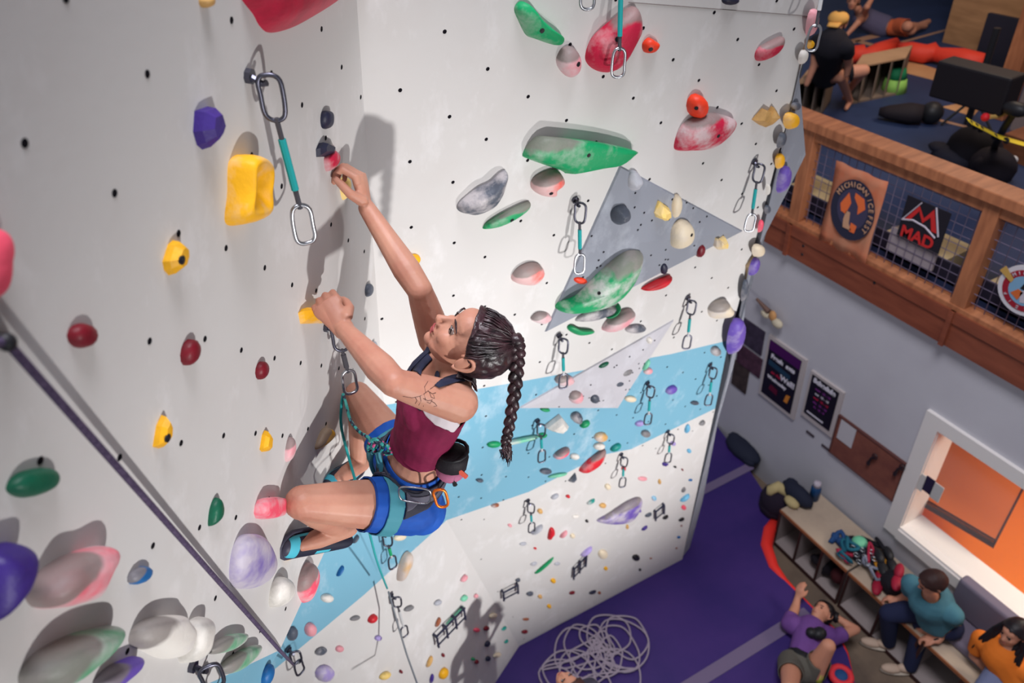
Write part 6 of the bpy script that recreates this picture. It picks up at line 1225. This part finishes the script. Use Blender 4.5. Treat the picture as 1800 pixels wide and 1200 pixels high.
lm, *_ = person('man in a purple shirt lying on the purple mat with a hand behind his head', (pel[0], pel[1], 0), B, (HD, mm([-.45, -.25, .85]), upb * 1.0 + mm([0, 0, .0])), [
    ('shirt', PT_, lambda n_, t, V: ((n_ == 'torso') & ((V - pel) @ upb > .06)) | ((n_ == 'uaR') & (t < .5)) | ((n_ == 'uaL') & (t < .5)), .012), ('shorts', SG_, lambda n_, t, V: ((n_ == 'torso') & ((V - pel) @ upb <= .05)) | (np.isin(n_, ['thR', 'thL']) & (t < .45)), .014),
    ('belt', BLACK, lambda n_, t, V: (n_ == 'torso') & (np.abs((V - pel) @ upb - .055) < .03), .02)], BLH,
    hands=[(wR, wR + mm([-.03, .04, .06]), (1, 0, 0), (0, 1, 0), (20, 25, 20)), (wL, wL + mm([-.05, .03, .0]), (0, 0, 1), (-1, 0, 0), (30, 40, 30))])
MB().tube([f1 + unit(k1 - f1) * .12, f1], [.042, .040], 10).build('sock', mat('sock_yellow', s2l(190, 200, 70), .9), lm, smooth=True); sshoe(f1 + mm([0, -.02, -.05]), (.2, -1, 0), (0, 0, 1), mat('shoe_dk', s2l(40, 36, 46), .7), lm)
q = gz(1440, 1113, .30); t = MB().ball(q, (.06, .07, .05)).ball(q + mm([-.04, -.05, .0]), (.05, .05, .04)).build('belay_glove', BLACK, smooth=True); tag(t, 'black glove lying on the chest of the man on the mat', 'glove')
# red round thing beside him
q = gz(1477, 1190, .05); t = empty('chalk_bag', q * [1, 1, 0], 'red and blue round chalk bag on the mat beside the lying man', 'chalk bag')
MB().tube([q + mm([.08 * math.cos(a), .08 * math.sin(a), .03]) for a in np.arange(14) * .4488], .03, 8, closed=True).build('rim', mat('rim_red', s2l(214, 50, 60), .6), t, smooth=True); MB().ball(q, (.08, .08, .06)).build('pouch', mat('pouch_blue', s2l(30, 70, 120), .7), t, smooth=True)
# ---- belayer at the bottom edge
bz_ = 1.64; bc = gz(1000, 1208, bz_); g0 = mm([bc[0], bc[1], 0]); fwd = unit(mm([-.9, -.15, 0])); lt_ = np.cross([0, 0, 1], fwd)
def bp(f, l, z): return g0 + fwd * f + lt_ * l + mm([0, 0, z])
B = [('torso', [bp(0, 0, .95), bp(0, 0, 1.15), bp(-.01, 0, 1.38)], [.15, .125, .13]), ('torso', [bp(0, .14, 1.40), bp(0, -.14, 1.40)], [.065, .065]), ('neck', [bp(0, 0, 1.40), bp(-.02, 0, 1.56)], [.055, .055]),
     ('uaR', [bp(0, -.19, 1.40), bp(.06, -.26, 1.16)], [.052, .042]), ('faR', [bp(.06, -.26, 1.16), bp(.20, -.12, 1.05)], [.04, .028]), ('uaL', [bp(0, .19, 1.40), bp(.08, .26, 1.16)], [.052, .042]), ('faL', [bp(.08, .26, 1.16), bp(.22, .14, 1.02)], [.04, .028]),
     ('thR', [bp(0, -.1, .92), bp(.06, -.13, .50)], [.095, .062]), ('thL', [bp(0, .1, .92), bp(.02, .13, .50)], [.095, .062]), ('shR', [bp(.06, -.13, .5), bp(-.02, -.14, .1)], [.058, .042]), ('shL', [bp(.02, .13, .5), bp(-.04, .14, .1)], [.058, .042])]
bm_, *_ = person('belayer with dark tied hair standing at the bottom edge of the photo', (g0[0], g0[1], 0), B, (bp(-.01, 0, 1.66), fwd * .5 + mm([0, 0, .86]), mm([0, 0, .6]) - fwd * .8), [
    ('shirt', mat('shirt_dark', s2l(50, 46, 60), .85), lambda n_, t, V: (n_ == 'torso') | ((n_ == 'uaR') & (t < .6)) | ((n_ == 'uaL') & (t < .6)), .012), ('trousers', mat('trousers', s2l(44, 44, 54), .85), lambda n_, t, V: np.isin(n_, ['thR', 'thL', 'shR', 'shL']), .012)], BRH,
    hands=[(bp(.20, -.12, 1.05), bp(.27, -.08, 1.06), (0, 0, 1), -lt_ * -1, (60, 70, 50)), (bp(.22, .14, 1.02), bp(.28, .10, .98), (0, 0, 1), -lt_, (60, 70, 50))])
for l_ in (-.14, .14): sshoe(bp(.0, l_, .03), fwd, (0, 0, 1), mat('shoe_dk', s2l(40, 36, 46), .7), bm_)
q = bp(-.13, 0, 1.70); MB().ball(q, (.05, .05, .05)).build('hair_bun', BRH, bm_, smooth=True)
# ---- person with the yellow cap sitting on the mezzanine bench
def mg(x, y, z): return at_z(x, y, Zm + z)
HD = mg(1472, 42, 1.12); sc_ = mg(1462, 78, .95); pel = mg(1452, 128, .52); lat = unit(mg(1490, 85, .9) - mg(1440, 75, .9))
sR, sL = sc_ - lat * .17, sc_ + lat * .17; eR = mg(1432, 112, .72); wR = mg(1418, 148, .50); eL = mg(1492, 110, .75); wL = mg(1488, 132, .6)
kR, kL = mg(1478, 134, .55), mg(1518, 124, .55); aR, aL = mg(1494, 178, .07), mg(1490, 160, .12)
DKT = mat('shirt_black', s2l(26, 24, 32), .9)
B = [('torso', [pel, (pel + sc_) / 2, sc_], [.15, .14, .15]), ('torso', [sR + lat * .04, sL - lat * .04], [.07, .07]), ('neck', [sc_, sc_ * .4 + HD * .6], [.055, .055]), ('uaR', [sR, eR], [.055, .044]), ('faR', [eR, wR], [.042, .03]), ('uaL', [sL, eL], [.055, .044]), ('faL', [eL, wL], [.042, .03]),
     ('thR', [pel - lat * .08, kR], [.10, .066]), ('thL', [pel + lat * .08, kL], [.10, .066]), ('shR', [kR, aR], [.058, .038]), ('shL', [kL, aL], [.058, .038]), ('ftR', [aR, aR + mm([.08, -.14, -.03])], [.036, .026]), ('ftL', [aL, aL + mm([.08, -.14, -.03])], [.036, .026])]
cp_, *_ = person('person in black with a yellow cap sitting on the mezzanine bench', (pel[0], pel[1], Zm), B, (HD, (.4, -.85, -.1), (0, 0, 1)), [
    ('shirt', DKT, lambda n_, t, V: (n_ == 'torso') | ((n_ == 'uaR') & (t < .5)) | ((n_ == 'uaL') & (t < .5)), .012), ('shorts', mat('shorts_black', s2l(24, 24, 30), .9), lambda n_, t, V: np.isin(n_, ['thR', 'thL']) & (t < .62), .016)], BLH, voxel=.014)
fc = unit([.4, -.85, -.1]); mb = MB().ball(HD + mm([0, 0, .055]), (.105, .10, .07), nu=14, nv=8); mb.tube([HD + fc * .08 + mm([0, 0, .045]), HD + fc * .17 + mm([0, 0, .03])], [.07, .055], 10, flat=.15, up=(0, 0, 1)); mb.build('cap', mat('cap_yellow', s2l(214, 160, 84), .8), cp_, smooth=True)
# ---- person reclining farther back
pel = mg(1552, 46, .12); sc_ = mg(1516, 30, .22); HD = mg(1500, 2, .5); lat = mm([.3, .9, .2]); lat = unit(lat)
B = [('torso', [pel, (pel + sc_) / 2, sc_], [.14, .13, .13]), ('neck', [sc_, sc_ * .4 + HD * .6], [.055, .055]), ('uaR', [sc_, mg(1508, 40, .35)], [.055, .044]), ('faR', [mg(1508, 40, .35), mg(1488, 62, .2)], [.042, .03]), ('uaL', [sc_, mg(1524, 12, .5)], [.055, .044]), ('faL', [mg(1524, 12, .5), mg(1536, -8, .6)], [.042, .03]),
     ('thR', [pel, mg(1602, 52, .14)], [.10, .075]), ('thL', [pel + mm([.1, .1, 0]), mg(1596, 46, .22)], [.10, .07]), ('shR', [mg(1602, 52, .14), mg(1632, 38, .10)], [.062, .04]), ('shL', [mg(1596, 46, .22), mg(1626, 46, .08)], [.06, .04])]
rp_, *_ = person('person in a grey top and orange shorts reclining on the far mezzanine mat', (pel[0], pel[1], Zm), B, (HD, (.5, -.8, 0), (0, 0, 1)), [
    ('top', mat('top_greyblue', s2l(88, 84, 110), .9), lambda n_, t, V: (n_ == 'torso'), .012), ('shorts', mat('shorts_orange', s2l(196, 96, 60), .9), lambda n_, t, V: np.isin(n_, ['thR', 'thL']) & (t > .25) & (t < .95), .016)], BLH, voxel=.016)
# ================================================================== gear on and around the bench
def gear(px, z, r, label, cat, name, color, seed, n=4, Z0=-.25, group=None): return lump(px, z, r, name, label, cat, color, group, n, seed, Z0)
ZB = .31
# khaki rope bag with dark opening at the left end of the benches
q = gz(1368, 868, .10); t = empty('rope_bag', (q[0], q[1], 0), 'open khaki and black bag on the mat at the left end of the benches', 'bag')
KH = mat('khaki', s2l(186, 168, 120), .85, bump=.5)
MB().tube([gz(1352, 872, .22), gz(1356, 860, .34), gz(1368, 855, .38), gz(1380, 862, .34), gz(1384, 876, .24), gz(1376, 890, .18)], [.035, .055, .06, .06, .05, .03], 9).ball(gz(1392, 882, .36), (.09, .06, .05)).build('flap', KH, t, smooth=True)
MB().ball(gz(1367, 880, .16), (.20, .17, .18)).ball(gz(1360, 890, .08), (.17, .14, .12)).build('body', mat('bag_dkpurple', s2l(34, 24, 40), .9), t, smooth=True)
gear((1402, 868), .14, (.20, .09, .10), 'dark jacket lying on the bench behind the khaki bag', 'jacket', 'jacket', s2l(30, 34, 52), 11, Z0=ZB - .06)
q = gz(1430, 876, ZB); t = empty('water_bottle', q, 'blue water bottle with a white cap on the left bench', 'bottle'); MB().tube([q, q + [0, 0, .17], q + [0, 0, .20]], [.05, .05, .03], 12).build('bottle_body', mat('bottle_blue', s2l(26, 66, 110), .4), t, smooth=True); MB().tube([q + [0, 0, .19], q + [0, 0, .25]], [.038, .035], 12).build('cap', WT, t, smooth=True)
# heap of harnesses and slings
q = gz(1510, 975, ZB + .05); t = empty('climbing_gear', (q[0], q[1], ZB), 'heap of harnesses, slings and cams on the bench left of the seated man', 'climbing gear')
rnd = random.Random(4); 
for k in range(9):
    c = gz(1497 + rnd.uniform(-16, 46), 965 + rnd.uniform(-14, 32), ZB + .03 + rnd.uniform(0, .08)); pts = [c + mm([rnd.uniform(-.12, .12), rnd.uniform(-.10, .08), rnd.uniform(-.02, .06)]) for _ in range(5)]
    MB().tube(catmull(pts, 4), rnd.uniform(.012, .022), 6, closed=True).build('sling', mat(['sl_blue', 'sl_teal', 'sl_black', 'sl_red', 'sl_grey'][k % 5], [s2l(34, 70, 120), s2l(24, 90, 110), s2l(24, 22, 30), s2l(150, 30, 60), s2l(120, 124, 140)][k % 5], .8), t, smooth=True)
MB().ball(gz(1512, 968, ZB + .04), (.20, .13, .06)).ball(gz(1545, 990, ZB + .04), (.17, .12, .08)).ball(gz(1530, 978, ZB + .05), (.12, .12, .07)).build('harness_heap', mat('heap_dark', s2l(26, 26, 38), .9, bump=.8, bscale=20), t, smooth=True)
for k in range(8):
    c = gz(1500 + k * 5, 962 + (k * 13) % 34, ZB + .12); MB().tube([c + mm([.03 * math.cos(a), .018 * math.sin(a), .004 * k]) for a in np.arange(8) * .785], .0045, 5, closed=True).build('carabiner', STEEL, t)
t2 = MB().ball(gz(1511, 953, ZB + .10), (.075, .075, .05)).build('chalk_ball', mat('mint_plastic', s2l(108, 188, 150), .5), smooth=True); tag(t2, 'mint green round lid on top of the gear heap', 'lid')
for (x, y), lab in (((1546, 987), 'black and yellow climbing shoe on the gear heap, left of the pair'), ((1562, 982), 'black and yellow climbing shoe on the gear heap, right of the pair')):
    p = gz(x, y, ZB + .12); o = empty('climbing_shoe', p, lab, 'shoe', 'yellow climbing shoes'); s__ = sshoe(p, (.8, -.5, 0), (0, 0, 1), BLACK, o, .24, mat('shoe_yellow', s2l(206, 140, 40), .6))
for (x, y), lab in (((1544, 1020), 'red climbing shoe on the bench nearest the gear heap'), ((1557, 1010), 'red climbing shoe behind the other red one'), ((1578, 1012), 'dark red shoe on top of the black backpack')):
    p = gz(x, y, ZB + .03 if x < 1570 else ZB + .22); o = empty('climbing_shoe', p, lab, 'shoe', 'red climbing shoes'); sshoe(p, (.5, -.8, 0), (0, 0, 1), mat('shoe_red', s2l(150, 24, 50), .6), o, .2, BLACK)
gear((1572, 1026), .12, (.13, .11, .13), 'black backpack on the bench against the teal shirted man', 'bag', 'backpack', s2l(24, 20, 28), 21, Z0=ZB - .02)
gear((1452, 992), .05, (.13, .09, .10), 'dark bag stuffed into the left bench cubby', 'bag', 'small_bag', s2l(30, 24, 36), 23, Z0=-.12)
gear((1474, 1012), .05, (.08, .07, .09), 'dark and red shoe bag hanging in the next bench cubby', 'bag', 'small_bag', s2l(66, 22, 28), 24, Z0=-.05)
gear((1306, 790), .05, (.26, .13, .09), 'dark gear heap on the far mat in the corner behind the climbing wall', 'gear', 'gear_heap', s2l(34, 28, 52), 25, Z0=0)
# rope pile on the mat
RP = mat('rope_grey', s2l(158, 146, 160), .8); rnd = random.Random(8); pts = []
cen = [gz(x, y, .02) for x, y in ((985, 1185), (1010, 1170), (1040, 1165), (1070, 1150), (1095, 1135), (1100, 1120), (1070, 1115), (1040, 1120), (1030, 1140), (1060, 1165), (1080, 1185), (1030, 1195), (1000, 1190), (1020, 1150), (1055, 1135), (1085, 1140))]
th = 0
for c in cen:
    R_ = rnd.uniform(.10, .24); n_ = 9
    for k in range(n_): th += 2 * math.pi / 8; pts.append(c + mm([R_ * math.cos(th) * 1.15, R_ * math.sin(th), .012 + .012 * rnd.random()]) + mm([rnd.uniform(-.03, .03), rnd.uniform(-.03, .03), 0]))
t = MB().tube(catmull(pts, 4), .0085, 6).build('rope', RP, smooth=True); tag(t, 'loose pile of pale rope on the purple mat beside the belayer', 'rope')
quickdraw('M', (1450, -150), (1455, 94), 'quickdraw with pale sling hanging over the top right corner edge of the wall', sl=mat('sling_white', s2l(190, 190, 190), .8), off=.05)
DRP = mat('rope_dark', s2l(66, 54, 80), .85, c2=s2l(92, 78, 104), scale=120)
a_, b_, c_, e_ = hit(-60, 604, nP, dP, .09), hit(12, 601, nP, dP, .09), hit(492, 1143, nP, dP, .03), hit(516, 1168, nL, dL, .06)
rp2 = empty('fixed_rope', b_, 'dark taut rope running diagonally down the near left wall', 'rope')
MB().tube([a_, b_ + (a_ - b_) * .15, b_, b_ + (c_ - b_) * .01, c_, e_], .0058, 10).build('rope_length', DRP, rp2, smooth=True)
MB().tube([hit(6, 596, nP, dP, 0), hit(8, 600, nP, dP, .09), b_ + nP * .004], [.010, .009, .008], 8).ball(b_, (.011, .011, .012)).build('anchor', BLACK, rp2, smooth=True)
